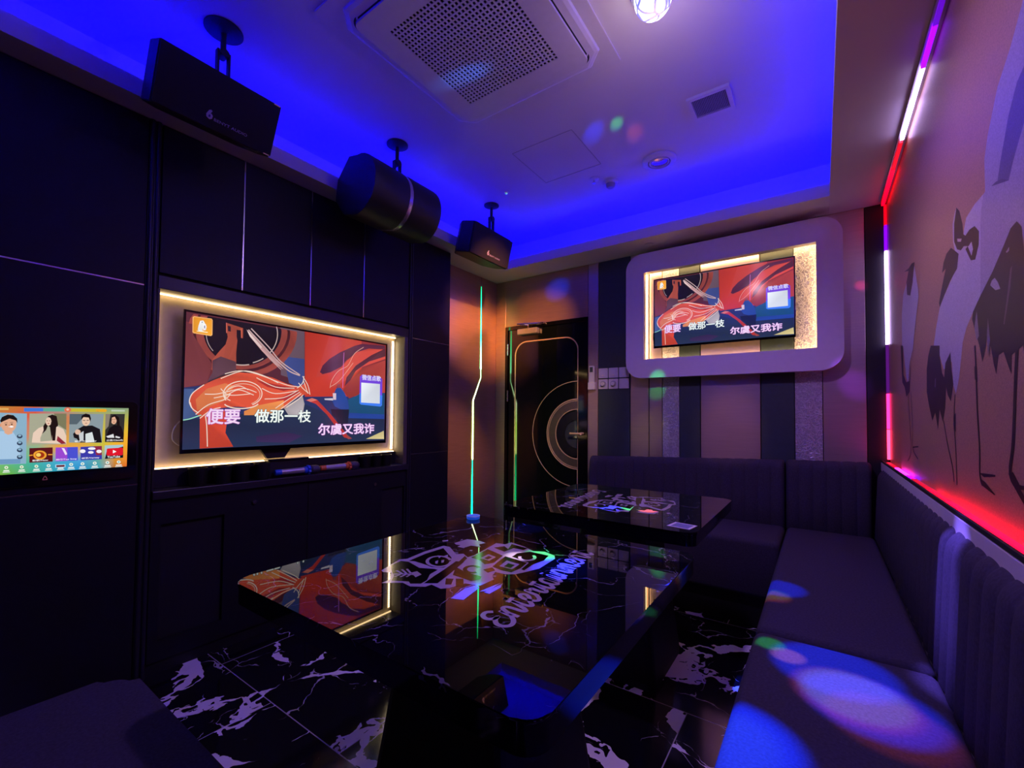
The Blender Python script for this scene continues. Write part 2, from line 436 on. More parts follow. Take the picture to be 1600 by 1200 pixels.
TV=[('p','5a2a35',[(0.0,1.0),(1.0,1.0),(1.0,0.0),(0.0,0.0)]),('p','6e2f35',[(-0.0,0.9266),(0.1926,0.924),(0.198,0.5028),(0.0012,0.4384)]),('p','2c3566',[(0.0011,0.4481),(0.133,0.4944),(0.506,0.4954),(0.9973,0.5233),(1.0,0.0),(0.0,0.0)]),('p','44598a',[(0.0003,0.4383),(0.0369,0.4424),(0.0235,0.3424),(0.0591,0.2452),(-0.0007,0.2141)]),('p','25304f',[(-0.0007,0.2141),(0.1522,0.2378),(0.5079,0.354),(0.6438,0.264),(0.9965,0.2478),(1.0,0.0),(0.0,0.0)]),('p','604b58',[(0.3794,1.001),(0.4993,0.9991),(0.5054,0.5425),(0.3879,0.5953)]),('p','3c4882',[(0.3987,0.7562),(0.5026,0.7544),(0.5064,0.4718),(0.4277,0.5325)]),('p','94423a',[(0.4619,0.9791),(0.4594,0.9165),(0.4503,0.8539),(0.4351,0.7934),(0.4143,0.7368),(0.3885,0.6856),(0.3588,0.6412),(0.3261,0.6047),(0.2914,0.5768),(0.2556,0.5579),(0.2199,0.5482),(0.1849,0.5475),(0.1516,0.5556),(0.1206,0.5718),(0.0926,0.5955),(0.0679,0.6261),(0.0471,0.6626),(0.0305,0.7042),(0.0183,0.7501),(0.0106,0.7991),(0.0076,0.8505),(0.0093,0.9032),(0.0157,0.9562),(0.0269,0.9911),(0.0431,0.991),(0.0634,0.9908),(0.0876,0.9907),(0.1153,0.9905),(0.1461,0.9903),(0.1793,0.9901),(0.2142,0.9899),(0.2501,0.9897),(0.286,0.9894),(0.3211,0.9892),(0.3543,0.989),(0.3846,0.9888),(0.4109,0.9886),(0.4325,0.9885),(0.4486,0.9884),(0.4584,0.9883)]),('p','4a2026',[(0.4285,0.9696),(0.4264,0.915),(0.4185,0.8605),(0.4053,0.8076),(0.3872,0.7579),(0.3647,0.713),(0.3388,0.6738),(0.3101,0.6414),(0.2796,0.6164),(0.2481,0.5993),(0.2165,0.5903),(0.1855,0.5891),(0.1559,0.5957),(0.1283,0.6096),(0.1032,0.6303),(0.0811,0.6571),(0.0624,0.6893),(0.0475,0.7261),(0.0365,0.7667),(0.0296,0.8103),(0.0269,0.856),(0.0284,0.9028),(0.0342,0.95),(0.0442,0.991),(0.0587,0.9909),(0.0769,0.9907),(0.0987,0.9906),(0.1235,0.9905),(0.1509,0.9903),(0.1804,0.9901),(0.2114,0.9899),(0.2431,0.9897),(0.2748,0.9895),(0.3056,0.9893),(0.3347,0.9891),(0.3611,0.989),(0.3841,0.9888),(0.4029,0.9887),(0.4169,0.9886),(0.4254,0.9885)]),('p','93433d',[(0.4154,0.9682),(0.4134,0.9175),(0.406,0.8667),(0.3936,0.8175),(0.3767,0.7713),(0.3556,0.7292),(0.3313,0.6926),(0.3044,0.6622),(0.2757,0.6387),(0.246,0.6224),(0.2162,0.6136),(0.1869,0.6123),(0.1589,0.6181),(0.1328,0.6308),(0.109,0.6499),(0.0881,0.6748),(0.0704,0.7048),(0.0562,0.7391),(0.0457,0.7771),(0.0392,0.8179),(0.0366,0.8607),(0.0381,0.9046),(0.0436,0.9488),(0.053,0.9909),(0.0668,0.9908),(0.0841,0.9907),(0.1047,0.9906),(0.1283,0.9904),(0.1542,0.9903),(0.1821,0.9901),(0.2114,0.9899),(0.2413,0.9897),(0.2711,0.9895),(0.3001,0.9893),(0.3274,0.9892),(0.3523,0.989),(0.3738,0.9889),(0.3914,0.9888),(0.4044,0.9887),(0.4124,0.9886)]),('p','1c1520',[(0.3862,0.969),(0.3846,0.9224),(0.3785,0.8759),(0.3682,0.8308),(0.354,0.7885),(0.3365,0.75),(0.316,0.7164),(0.2934,0.6885),(0.2691,0.6668),(0.244,0.6519),(0.2186,0.6438),(0.1937,0.6427),(0.1697,0.6482),(0.1472,0.6602),(0.1267,0.6782),(0.1086,0.7015),(0.0932,0.7298),(0.0809,0.7621),(0.0717,0.7979),(0.066,0.8362),(0.0637,0.8764),(0.065,0.9176),(0.0697,0.959),(0.078,0.9907),(0.0899,0.9907),(0.1049,0.9906),(0.1227,0.9905),(0.143,0.9903),(0.1653,0.9902),(0.1892,0.99),(0.2142,0.9899),(0.2397,0.9897),(0.265,0.9896),(0.2895,0.9894),(0.3125,0.9893),(0.3334,0.9891),(0.3514,0.989),(0.3661,0.9889),(0.377,0.9889),(0.3837,0.9888)]),('l','c8b0a8',0.004,[(0.3613,1.0049),(0.3658,0.9721),(0.3675,0.9379),(0.3662,0.903),(0.3621,0.868),(0.3552,0.8339),(0.3457,0.8012),(0.3338,0.7708)]),('l','c8b0a8',0.004,[(0.3057,0.7209),(0.2972,0.7098),(0.2884,0.6997),(0.2793,0.6907),(0.2699,0.6828),(0.2604,0.676)]),('l','c8b0a8',0.005,[(0.2453,0.6579),(0.2338,0.6532),(0.2224,0.6499),(0.211,0.6481),(0.1997,0.6476),(0.1886,0.6486),(0.1778,0.6509),(0.1672,0.6545)]),('l','b09a98',0.003,[(0.101,0.7354),(0.0946,0.7497),(0.0889,0.765),(0.0842,0.781),(0.0803,0.7978),(0.0773,0.8152),(0.0753,0.8331),(0.0742,0.8514)]),('p','7a3a3e',[(0.0001,0.9169),(0.0237,0.9163),(0.0246,0.8454),(0.0999,0.6324),(0.0812,0.4877),(0.0011,0.4481)]),('p','c33a2c',[(0.5014,0.9997),(0.8322,1.001),(0.8399,0.4476),(0.5092,0.419)]),('p','b03a32',[(0.6338,0.9969),(0.8322,1.001),(0.8354,0.7691),(0.565,0.5984)]),('p','8c2f34',[(0.8322,1.001),(1.0,1.0),(0.9996,0.4959),(0.8398,0.4542)]),('p','54263f',[(0.5862,0.65),(0.6001,0.7132),(0.6368,0.7815),(0.6978,0.8568),(0.7863,0.9413),(0.8326,0.9722),(0.9906,0.9908),(0.9957,0.9644),(0.8814,0.9243),(0.7875,0.8508),(0.7389,0.7894),(0.7076,0.7201),(0.646,0.6596),(0.6012,0.6341)]),('p','c9473c',[(0.739,0.7767),(0.7955,0.8785),(0.8812,0.9376),(0.9959,0.9507),(0.9973,0.8543),(0.8401,0.7436),(0.7657,0.6275),(0.6634,0.5132),(0.655,0.5618),(0.7001,0.6935)]),('p','5e2b3c',[(0.9957,0.9644),(0.9969,0.8819),(0.8831,0.8046),(0.7981,0.6972),(0.766,0.6019),(0.7302,0.5334),(0.7411,0.6239),(0.7973,0.749),(0.9,0.8749)]),('p','a33c36',[(0.766,0.6019),(0.8403,0.7305),(0.9975,0.8406),(0.9996,0.4959),(0.8438,0.4809),(0.7603,0.4215),(0.7187,0.4941)]),('l','e0a090',0.003,[(0.6442,0.511),(0.6547,0.5866),(0.6924,0.6797),(0.7477,0.74),(0.7873,0.8638),(0.846,0.9425)]),('l','e0a090',0.003,[(0.6479,0.5238),(0.7014,0.593),(0.7803,0.7717)]),('p','1d4f78',[(0.7523,0.4081),(0.8395,0.4804),(0.9977,0.4958),(0.9972,0.2616),(0.7542,0.2675)]),('p','2748a0',[(0.7622,0.2806),(0.9971,0.2684),(0.9978,0.2203),(0.7547,0.2292)]),('p','3a2a55',[(0.2838,0.0783),(0.4202,0.1082),(0.5013,0.0713),(0.4345,0.016),(0.2843,0.0348)]),('p','a34a3a',[(0.1484,0.9651),(0.2159,0.9436),(0.217,0.8618),(0.209,0.865),(0.2083,0.9232),(0.1898,0.9232),(0.1905,0.8685),(0.1937,0.8398),(0.1905,0.7441),(0.1923,0.5969),(0.1322,0.5561),(0.0938,0.5046),(0.0836,0.5032),(0.1006,0.5716),(0.0969,0.6623),(0.1246,0.7397),(0.1478,0.7968),(0.1551,0.8558),(0.152,0.8914)]),('p','5b3c48',[(0.0995,0.6629),(0.1304,0.6998),(0.1903,0.6703),(0.1923,0.5969),(0.1322,0.5561),(0.0938,0.5046),(0.0836,0.5032),(0.1006,0.5716)]),('p','2b1a26',[(0.154,0.944),(0.166,0.9424),(0.1665,0.9007),(0.1556,0.9028)]),('l','d86a50',0.003,[(0.1484,0.9651),(0.1504,0.8857)]),('l','d86a50',0.003,[(0.2081,0.9391),(0.2102,0.8632)]),('p','3d3038',[(0.0861,0.5035),(0.148,0.5688),(0.2305,0.6032),(0.3255,0.5746),(0.2548,0.5101),(0.1073,0.4504)]),('p','b8aeb4',[(0.4044,0.3189),(0.4966,0.4238),(0.5079,0.354),(0.4988,0.2593),(0.4315,0.2457)]),('p','d9533a',[(0.021,0.3521),(0.0301,0.4021),(0.0564,0.4596),(0.1014,0.5107),(0.1535,0.5593),(0.2081,0.5889),(0.2772,0.5892),(0.3503,0.5672),(0.4213,0.5202),(0.4818,0.5043),(0.5089,0.5429),(0.5347,0.451),(0.4829,0.4225),(0.4431,0.3729),(0.4045,0.3132),(0.3295,0.265),(0.281,0.2958),(0.2342,0.315),(0.1893,0.3177),(0.1354,0.3042),(0.0943,0.2565),(0.0592,0.2352),(0.034,0.2839)]),('p','e07a4a',[(0.0428,0.3637),(0.0817,0.4475),(0.1489,0.4965),(0.1872,0.4804),(0.1506,0.362),(0.0835,0.3065),(0.0487,0.2846)]),('p','e58a4c',[(0.2805,0.3284),(0.4036,0.3814),(0.4045,0.3132),(0.3297,0.2539),(0.2293,0.2507),(0.2289,0.2827)]),('p','a83230',[(0.2779,0.5349),(0.3636,0.513),(0.4683,0.4911),(0.4025,0.4609),(0.3267,0.4862)]),('p','b03434',[(0.3653,0.3784),(0.4685,0.4795),(0.4826,0.4459),(0.4166,0.3824)]),('p','cf4632',[(0.0592,0.2402),(0.1515,0.2896),(0.1608,0.1965),(0.1564,0.1136),(0.1888,0.0048),(0.0621,0.0027)]),('p','c23a36',[(0.5095,0.3895),(0.575,0.3945),(0.6514,0.2642),(0.774,0.0238),(0.7329,0.0447),(0.6286,0.2635),(0.5682,0.3579)]),('p','d8756a',[(0.5179,0.3901),(0.5459,0.4102),(0.575,0.3945),(0.5393,0.3739)]),('l','f0d8c8',0.0035,[(0.1325,0.5304),(0.1969,0.5892),(0.242,0.6051),(0.3011,0.582),(0.3632,0.541),(0.428,0.5095),(0.4818,0.5043)]),('l','f0d8c8',0.0035,[(0.148,0.5688),(0.2023,0.6007),(0.2536,0.5963),(0.3257,0.5636),(0.376,0.5258)]),('l','f0d8c8',0.0035,[(0.0289,0.3034),(0.021,0.3521),(0.0324,0.4122),(0.0712,0.4764)]),('l','f0d8c8',0.0035,[(0.2776,0.5566),(0.3639,0.4905),(0.4549,0.4896)]),('l','f0d8c8',0.0035,[(0.3025,0.4724),(0.3646,0.4345),(0.4687,0.4679)]),('l','f0d8c8',0.0035,[(0.3158,0.3857),(0.4033,0.4041),(0.4754,0.4744)]),('l','f0d8c8',0.0035,[(0.3917,0.3068),(0.4496,0.3849),(0.4894,0.4466)]),('l','f0d8c8',0.0035,[(0.3662,0.3112),(0.4295,0.3948),(0.4824,0.4576)]),('l','f0d8c8',0.0035,[(0.4174,0.3196),(0.4697,0.3864),(0.4999,0.4358)]),('l','f0d8c8',0.0035,[(0.4943,0.5998),(0.5232,0.5211),(0.5349,0.4391)]),('l','f0d8c8',0.0035,[(0.4982,0.5651),(0.513,0.4962),(0.5241,0.4499)]),('l','f0d8c8',0.0035,[(0.4745,0.5385),(0.4957,0.4942),(0.5277,0.4503)]),('l','f0d8c8',0.0035,[(0.4683,0.4911),(0.495,0.5412),(0.5012,0.6009)]),('l','f0d8c8',0.0035,[(0.0441,0.2546),(0.0883,0.3269),(0.1505,0.3724),(0.1715,0.4158)]),('l','f0d8c8',0.0035,[(0.0593,0.2253),(0.0991,0.2871),(0.1353,0.3094)]),('l','f0d8c8',0.0035,[(0.0897,0.014),(0.0852,0.1654),(0.0792,0.2459)]),('l','f0d8c8',0.0035,[(0.0746,0.4064),(0.1182,0.4107),(0.1659,0.4361),(0.2266,0.4638),(0.2791,0.4371)]),('l','f0d8c8',0.0035,[(0.1335,0.4533),(0.1553,0.4143),(0.1881,0.4069),(0.2559,0.424)]),('l','f0d8c8',0.0035,[(0.1722,0.3637),(0.1502,0.393),(0.1603,0.4459),(0.2038,0.4824),(0.2439,0.455)]),('l','f0d8c8',0.0035,[(0.1082,0.3791),(0.1555,0.4039),(0.2042,0.4507),(0.2677,0.4143)]),('l','f0d8c8',0.0035,[(0.0235,0.3424),(0.0314,0.2986),(0.0539,0.265)]),('l','f0d8c8',0.004,[(0.1553,0.365),(0.1492,0.3813),(0.1456,0.399),(0.1446,0.4173),(0.1463,0.4358),(0.1506,0.4538),(0.1573,0.4708),(0.1663,0.4861),(0.1773,0.4992),(0.19,0.5097),(0.2039,0.5172),(0.2185,0.5214),(0.2335,0.522),(0.2481,0.519),(0.262,0.5124),(0.2746,0.5025),(0.2853,0.4895),(0.2938,0.4739),(0.2997,0.4562),(0.3027,0.4372),(0.3028,0.4176),(0.2999,0.3981),(0.2942,0.3796),(0.2859,0.3625),(0.2753,0.3478),(0.2628,0.3357)]),('l','e8b8a0',0.003,[(0.1622,0.3681),(0.1568,0.3819),(0.1536,0.3968),(0.1527,0.4123),(0.1542,0.4279),(0.1581,0.4431),(0.1641,0.4575),(0.1722,0.4704),(0.1821,0.4815),(0.1934,0.4904),(0.2059,0.4967),(0.219,0.5002),(0.2323,0.5007),(0.2454,0.4982),(0.2577,0.4926),(0.2689,0.4843),(0.2784,0.4733),(0.2859,0.4602),(0.2911,0.4454),(0.2938,0.4295),(0.2939,0.413),(0.2913,0.3967),(0.2862,0.3811),(0.2788,0.3667),(0.2694,0.3542),(0.2583,0.3441)]),('l','f0d8c8',0.005,[(0.2876,0.3429),(0.2815,0.3333),(0.2731,0.3246),(0.2628,0.317),(0.2509,0.311),(0.2378,0.3066),(0.2242,0.304),(0.2105,0.3033),(0.1971,0.3044),(0.1845,0.3073),(0.1731,0.312),(0.1634,0.3181),(0.1555,0.3255),(0.1498,0.3339)]),('l','c8a8a8',0.006,[(0.2377,0.9371),(0.2979,0.8338),(0.3608,0.7258),(0.4263,0.6356),(0.4805,0.6036)]),('l','c8a8a8',0.005,[(0.2491,0.9512),(0.3285,0.8192),(0.3864,0.7083),(0.4804,0.6095)]),('l','c8a8a8',0.003,[(0.247,0.8859),(0.3234,0.7404),(0.3873,0.6405)]),('p','c79a9a',[(0.2302,0.9371),(0.2735,0.8714),(0.3544,0.7357),(0.4001,0.6427),(0.3614,0.681),(0.2986,0.7791),(0.2441,0.8852)]),('p','ead0cc',[(0.2302,0.9371),(0.2467,0.9074),(0.2982,0.8119),(0.2923,0.7996),(0.2441,0.8852)]),('p','26438c',[(0.668,0.4639),(0.679,0.5087),(0.7023,0.5301),(0.7311,0.47),(0.7524,0.3953),(0.76,0.319),(0.7213,0.3044),(0.6735,0.3397),(0.6574,0.3884)]),('p','1c2238',[(0.6507,0.3137),(0.7601,0.3125),(0.7553,0.1908),(0.744,0.1207),(0.7158,0.1274),(0.6953,0.1778),(0.6828,0.2277),(0.6593,0.2521)]),('p','c8b4c0',[(0.6602,0.4631),(0.6796,0.465),(0.6805,0.4026),(0.6634,0.4013)]),('p','e0d8e8',[(0.6132,0.4096),(0.6609,0.416),(0.6635,0.3951),(0.6156,0.3976)]),('p','8a4048',[(0.6789,0.5149),(0.6863,0.5471),(0.702,0.5553),(0.7064,0.518)]),('l','d070c0',0.003,[(0.7184,0.5194),(0.7194,0.7348),(0.7217,0.8621)]),('p','d0c088',[(0.872,0.0195),(0.9939,0.0965),(0.997,0.0111)]),('p','a04848',[(0.7446,0.0761),(0.7822,0.0299),(0.7575,0.0246)]),('l','9adfc0',0.004,[(-0.0017,0.2121),(0.025,0.2225),(0.064,0.2504)]),('p','ffb870',[(0.0278,0.975),(0.0914,0.9778),(0.0957,0.967),(0.096,0.8552),(0.091,0.8457),(0.0289,0.8486),(0.024,0.8551),(0.0231,0.9655)]),('p','f5a02c',[(0.0294,0.9686),(0.0895,0.9701),(0.0921,0.9628),(0.0924,0.8583),(0.0889,0.8522),(0.0303,0.8559),(0.0273,0.861),(0.0265,0.9617)]),('p','ffffff',[(0.0503,0.9475),(0.0613,0.954),(0.0681,0.933),(0.0587,0.88),(0.0653,0.8749),(0.0464,0.8695),(0.0423,0.8802),(0.0448,0.9109)]),('p','f2f0ff',[(0.0616,0.926),(0.0706,0.9308),(0.0739,0.9096),(0.0712,0.8836),(0.0622,0.881)]),('p','7a6a90',[(0.0647,0.9169),(0.0682,0.918),(0.0685,0.8979),(0.065,0.8969)]),('p','6a6a90',[(0.0554,0.9441),(0.0594,0.9433),(0.0585,0.935),(0.0555,0.9361)]),('p','fff0d0',[(0.0389,0.8713),(0.0789,0.8727),(0.079,0.8667),(0.039,0.8654)]),('p','7a48e8',[(0.8369,0.6641),(0.9625,0.6561),(0.9768,0.6376),(0.9779,0.3637),(0.9668,0.3494),(0.835,0.3645),(0.8237,0.3769),(0.8243,0.6426)]),('p','3f7cf0',[(0.8232,0.4789),(0.9792,0.4666),(0.9779,0.3637),(0.9668,0.3494),(0.835,0.3645),(0.8237,0.3769)]),('p','e8eef8',[(0.8337,0.5849),(0.9607,0.5849),(0.9618,0.3805),(0.8347,0.3855)])]
TVTXT=[('便要',[0.0825,0.1835,0.2118,0.2978],'f4d8f4','b060c0'),('做那一枝',[0.2734,0.1925,0.5403,0.2988],'f4fbf6','305058'),('尔虞又我诈',[0.583,0.0746,0.9234,0.176],'f4d8f8','b868c8'),('微信点歌',[0.8376,0.6117,0.9651,0.6674],'e4e0ff','')]
MURAL=[('p','a49db2',[(-1.3158,2.065),(-1.3941,2.0193),(-1.4829,1.9854),(-1.5618,1.9123),(-1.5917,1.8658),(-1.591,1.7824),(-1.6033,1.7821),(-1.6249,1.7518),(-1.6341,1.7157),(-1.6613,1.6207),(-1.7029,1.5336),(-1.648,1.5252),(-1.5707,1.5451),(-1.5008,1.57),(-1.457,1.6021),(-1.4164,1.6256),(-1.3798,1.627),(-1.3551,1.6067),(-1.3383,1.5445),(-1.0602,1.458),(-1.046,1.7076),(-1.002,1.8853)]),('p','6a6488',[(-1.2284,1.9175),(-1.307,1.931),(-1.3617,1.9195),(-1.4136,1.8799),(-1.4723,1.8072),(-1.4981,1.7657),(-1.5337,1.7718),(-1.4233,1.7359),(-1.391,1.7673),(-1.323,1.8175),(-1.2327,1.8493)]),('p','5a5470',[(-1.4667,1.7592),(-1.5088,1.771),(-1.5427,1.775),(-1.4776,1.7535),(-1.4187,1.7341)]),('p','b9b4c4',[(-1.6033,1.7821),(-1.6841,1.7876),(-1.7678,1.7822),(-1.7942,1.7568),(-1.8042,1.7337),(-1.8673,1.7043),(-1.9074,1.6646),(-2.0543,1.6232),(-2.1259,1.5972),(-2.1933,1.5343),(-2.2378,1.4745),(-2.2686,1.4332),(-2.1381,1.464),(-2.141,1.4301),(-2.0832,1.3735),(-1.9683,1.3888),(-1.9535,1.3103),(-1.9249,1.2834),(-1.8819,1.3304),(-1.8373,1.4227),(-1.8362,1.429),(-1.7919,1.4663),(-1.72,1.4999),(-1.648,1.5252),(-1.6415,1.6148),(-1.6341,1.7157),(-1.6249,1.7518)]),('p','b9b4c4',[(-1.8672,1.7065),(-1.9022,1.7292),(-1.9224,1.7642),(-1.9235,1.8221),(-1.8927,1.8485),(-1.8701,1.8536),(-1.8396,1.83),(-1.8032,1.7467),(-1.7828,1.6914),(-1.8165,1.6841)]),('p','2a1c22',[(-1.8736,1.855),(-1.8396,1.83),(-1.8091,1.78),(-1.8016,1.7461),(-1.7795,1.7341),(-1.7398,1.7374),(-1.6884,1.7294),(-1.6486,1.701),(-1.6539,1.6666),(-1.6881,1.6367),(-1.7313,1.6476),(-1.7825,1.6956),(-1.7584,1.6966),(-1.723,1.6577),(-1.7072,1.6716),(-1.7201,1.6968),(-1.7508,1.6941),(-1.7978,1.7094),(-1.8318,1.7078),(-1.8748,1.7242),(-1.9093,1.7598),(-1.9048,1.8152),(-1.884,1.8404)]),('p','c8bcc0',[(-1.8723,1.7568),(-1.8207,1.7393),(-1.8298,1.7333),(-1.8677,1.746)]),('p','2a1c22',[(-1.9488,1.7536),(-1.8582,1.706),(-1.8794,1.6662),(-1.9671,1.6518),(-2.0543,1.6232),(-2.1259,1.5972),(-2.1364,1.6154),(-2.0851,1.6616),(-2.0253,1.7074),(-2.0812,1.7075),(-2.056,1.7366),(-2.0107,1.7534)]),('p','2a1c22',[(-2.2898,1.4848),(-2.1381,1.464),(-2.141,1.4301),(-2.1085,1.3647),(-2.0807,1.3457),(-2.0577,1.393),(-1.9828,1.4218),(-1.9746,1.3635),(-1.9531,1.3154),(-1.9894,1.2603),(-2.032,1.2831),(-2.0527,1.3111),(-2.0703,1.2411),(-2.1107,1.1918),(-2.1575,1.2371),(-2.19,1.1652),(-2.2312,1.2266),(-2.2856,1.1967),(-2.3413,1.2529),(-2.3839,1.3115),(-2.3757,1.4005),(-2.3388,1.4537)]),('p','7a7080',[(-2.226,1.351),(-2.2088,1.3556),(-2.2174,1.3208),(-2.2342,1.3218)]),('l','2a1c22',0.01,[(-2.098,1.1974),(-2.0456,1.1171),(-1.9852,1.0477),(-1.9719,1.0028)]),('l','2a1c22',0.01,[(-1.9352,1.2813),(-1.9546,1.1928),(-1.9389,1.1071),(-1.9336,0.9973)]),('p','2a1c22',[(-1.9613,1.2132),(-1.9297,1.2231),(-1.9345,1.1627),(-1.9604,1.1723)]),('p','2a1c22',[(-1.3797,1.6276),(-1.3534,1.6061),(-1.3411,1.5391),(-1.289,1.5232),(-1.061,1.4443),(-1.0707,1.2744),(-1.3467,1.3134),(-1.3616,1.3574),(-1.429,1.3453),(-1.4338,1.303),(-1.451,1.3225),(-1.4807,1.3589),(-1.5148,1.3555),(-1.5355,1.3114),(-1.5519,1.3363),(-1.5733,1.3865),(-1.5841,1.3557),(-1.5908,1.4322),(-1.6272,1.3606),(-1.6125,1.3878),(-1.6425,1.3518),(-1.6677,1.3995),(-1.6893,1.4286),(-1.7089,1.4523),(-1.7288,1.4807),(-1.72,1.4999),(-1.6477,1.5291),(-1.5458,1.5646),(-1.4568,1.6055),(-1.4164,1.6256)]),('p','a49db2',[(-1.553,1.5443),(-1.5301,1.5449),(-1.5091,1.5293),(-1.4922,1.509),(-1.5267,1.5138),(-1.5654,1.5355)]),('p','a49db2',[(-1.4503,1.5827),(-1.4285,1.5877),(-1.429,1.5794),(-1.4436,1.5789)]),('p','6a5a68',[(-1.4127,1.541),(-1.4268,1.4981),(-1.4693,1.4203),(-1.4772,1.4234),(-1.4505,1.4766),(-1.4242,1.5376)]),('p','7a6f7c',[(-1.5889,1.4585),(-1.575,1.3996),(-1.5958,1.3609),(-1.6018,1.415)]),('p','8a7f8c',[(-1.6843,1.4968),(-1.6661,1.425),(-1.6902,1.4165),(-1.7089,1.4523)]),('l','2a1c22',0.013,[(-1.7077,1.4049),(-1.7019,1.3384),(-1.6979,1.2292),(-1.6847,1.1259),(-1.6868,1.0573),(-1.6658,1.03)]),('p','2a1c22',[(-1.6925,1.0589),(-1.6222,1.0639),(-1.5584,1.0672),(-1.5587,1.0625),(-1.6502,1.0519)]),('p','2a1c22',[(-1.6862,1.0445),(-1.6441,1.0409),(-1.5617,1.0193),(-1.568,1.0165),(-1.6659,1.0279)]),('p','2a1c22',[(-1.7166,1.3486),(-1.6938,1.3463),(-1.6895,1.3025),(-1.7145,1.3131)]),('l','2a1c22',0.018,[(-1.3936,1.3618),(-1.4077,1.2938),(-1.4317,1.1537),(-1.4545,1.0845),(-1.4185,1.0567),(-1.3483,1.0198)]),('p','2a1c22',[(-1.4673,1.0796),(-1.4362,1.0863),(-1.3991,1.0625),(-1.3205,1.0658),(-1.3208,1.061),(-1.4093,1.051)]),('l','2a1c22',0.012,[(-1.3483,1.2892),(-1.3473,1.1704),(-1.3187,1.0946)]),('p','b9b4c4',[(-2.6157,1.901),(-2.5663,1.8272),(-2.5145,1.7297),(-2.5833,1.6531),(-2.6485,1.5708),(-2.697,1.4817),(-2.6813,1.5239),(-2.7758,1.4678),(-2.8317,1.3804),(-2.8777,1.4073),(-2.9625,1.5771),(-2.9982,1.5545),(-2.9876,1.7462),(-2.928,1.833),(-2.8301,1.8613)]),('p','2a1c22',[(-2.5968,1.8988),(-2.6183,1.8748),(-2.6548,1.8236),(-2.7247,1.7783),(-2.8135,1.8025),(-2.8293,1.8684),(-2.7588,1.9038),(-2.8927,1.9358),(-2.7576,1.9156),(-2.6738,1.9146)]),('p','2a1c22',[(-3.0438,1.5883),(-2.9731,1.5786),(-2.9676,1.4305),(-2.8801,1.3837),(-2.7935,1.3855),(-2.7395,1.4677),(-2.7897,1.3318),(-2.8875,1.313),(-2.9329,1.3632),(-3.0095,1.3926)]),('l','2a1c22',0.007,[(-2.8373,1.3265),(-2.7968,1.1721),(-2.7817,1.0516),(-2.8712,0.9994)]),('l','2a1c22',0.007,[(-2.7534,1.33),(-2.7251,1.173),(-2.7267,1.0696),(-2.5993,1.0289)]),('l','2a1c22',0.006,[(-2.7264,1.0733),(-2.5825,1.0836)])]
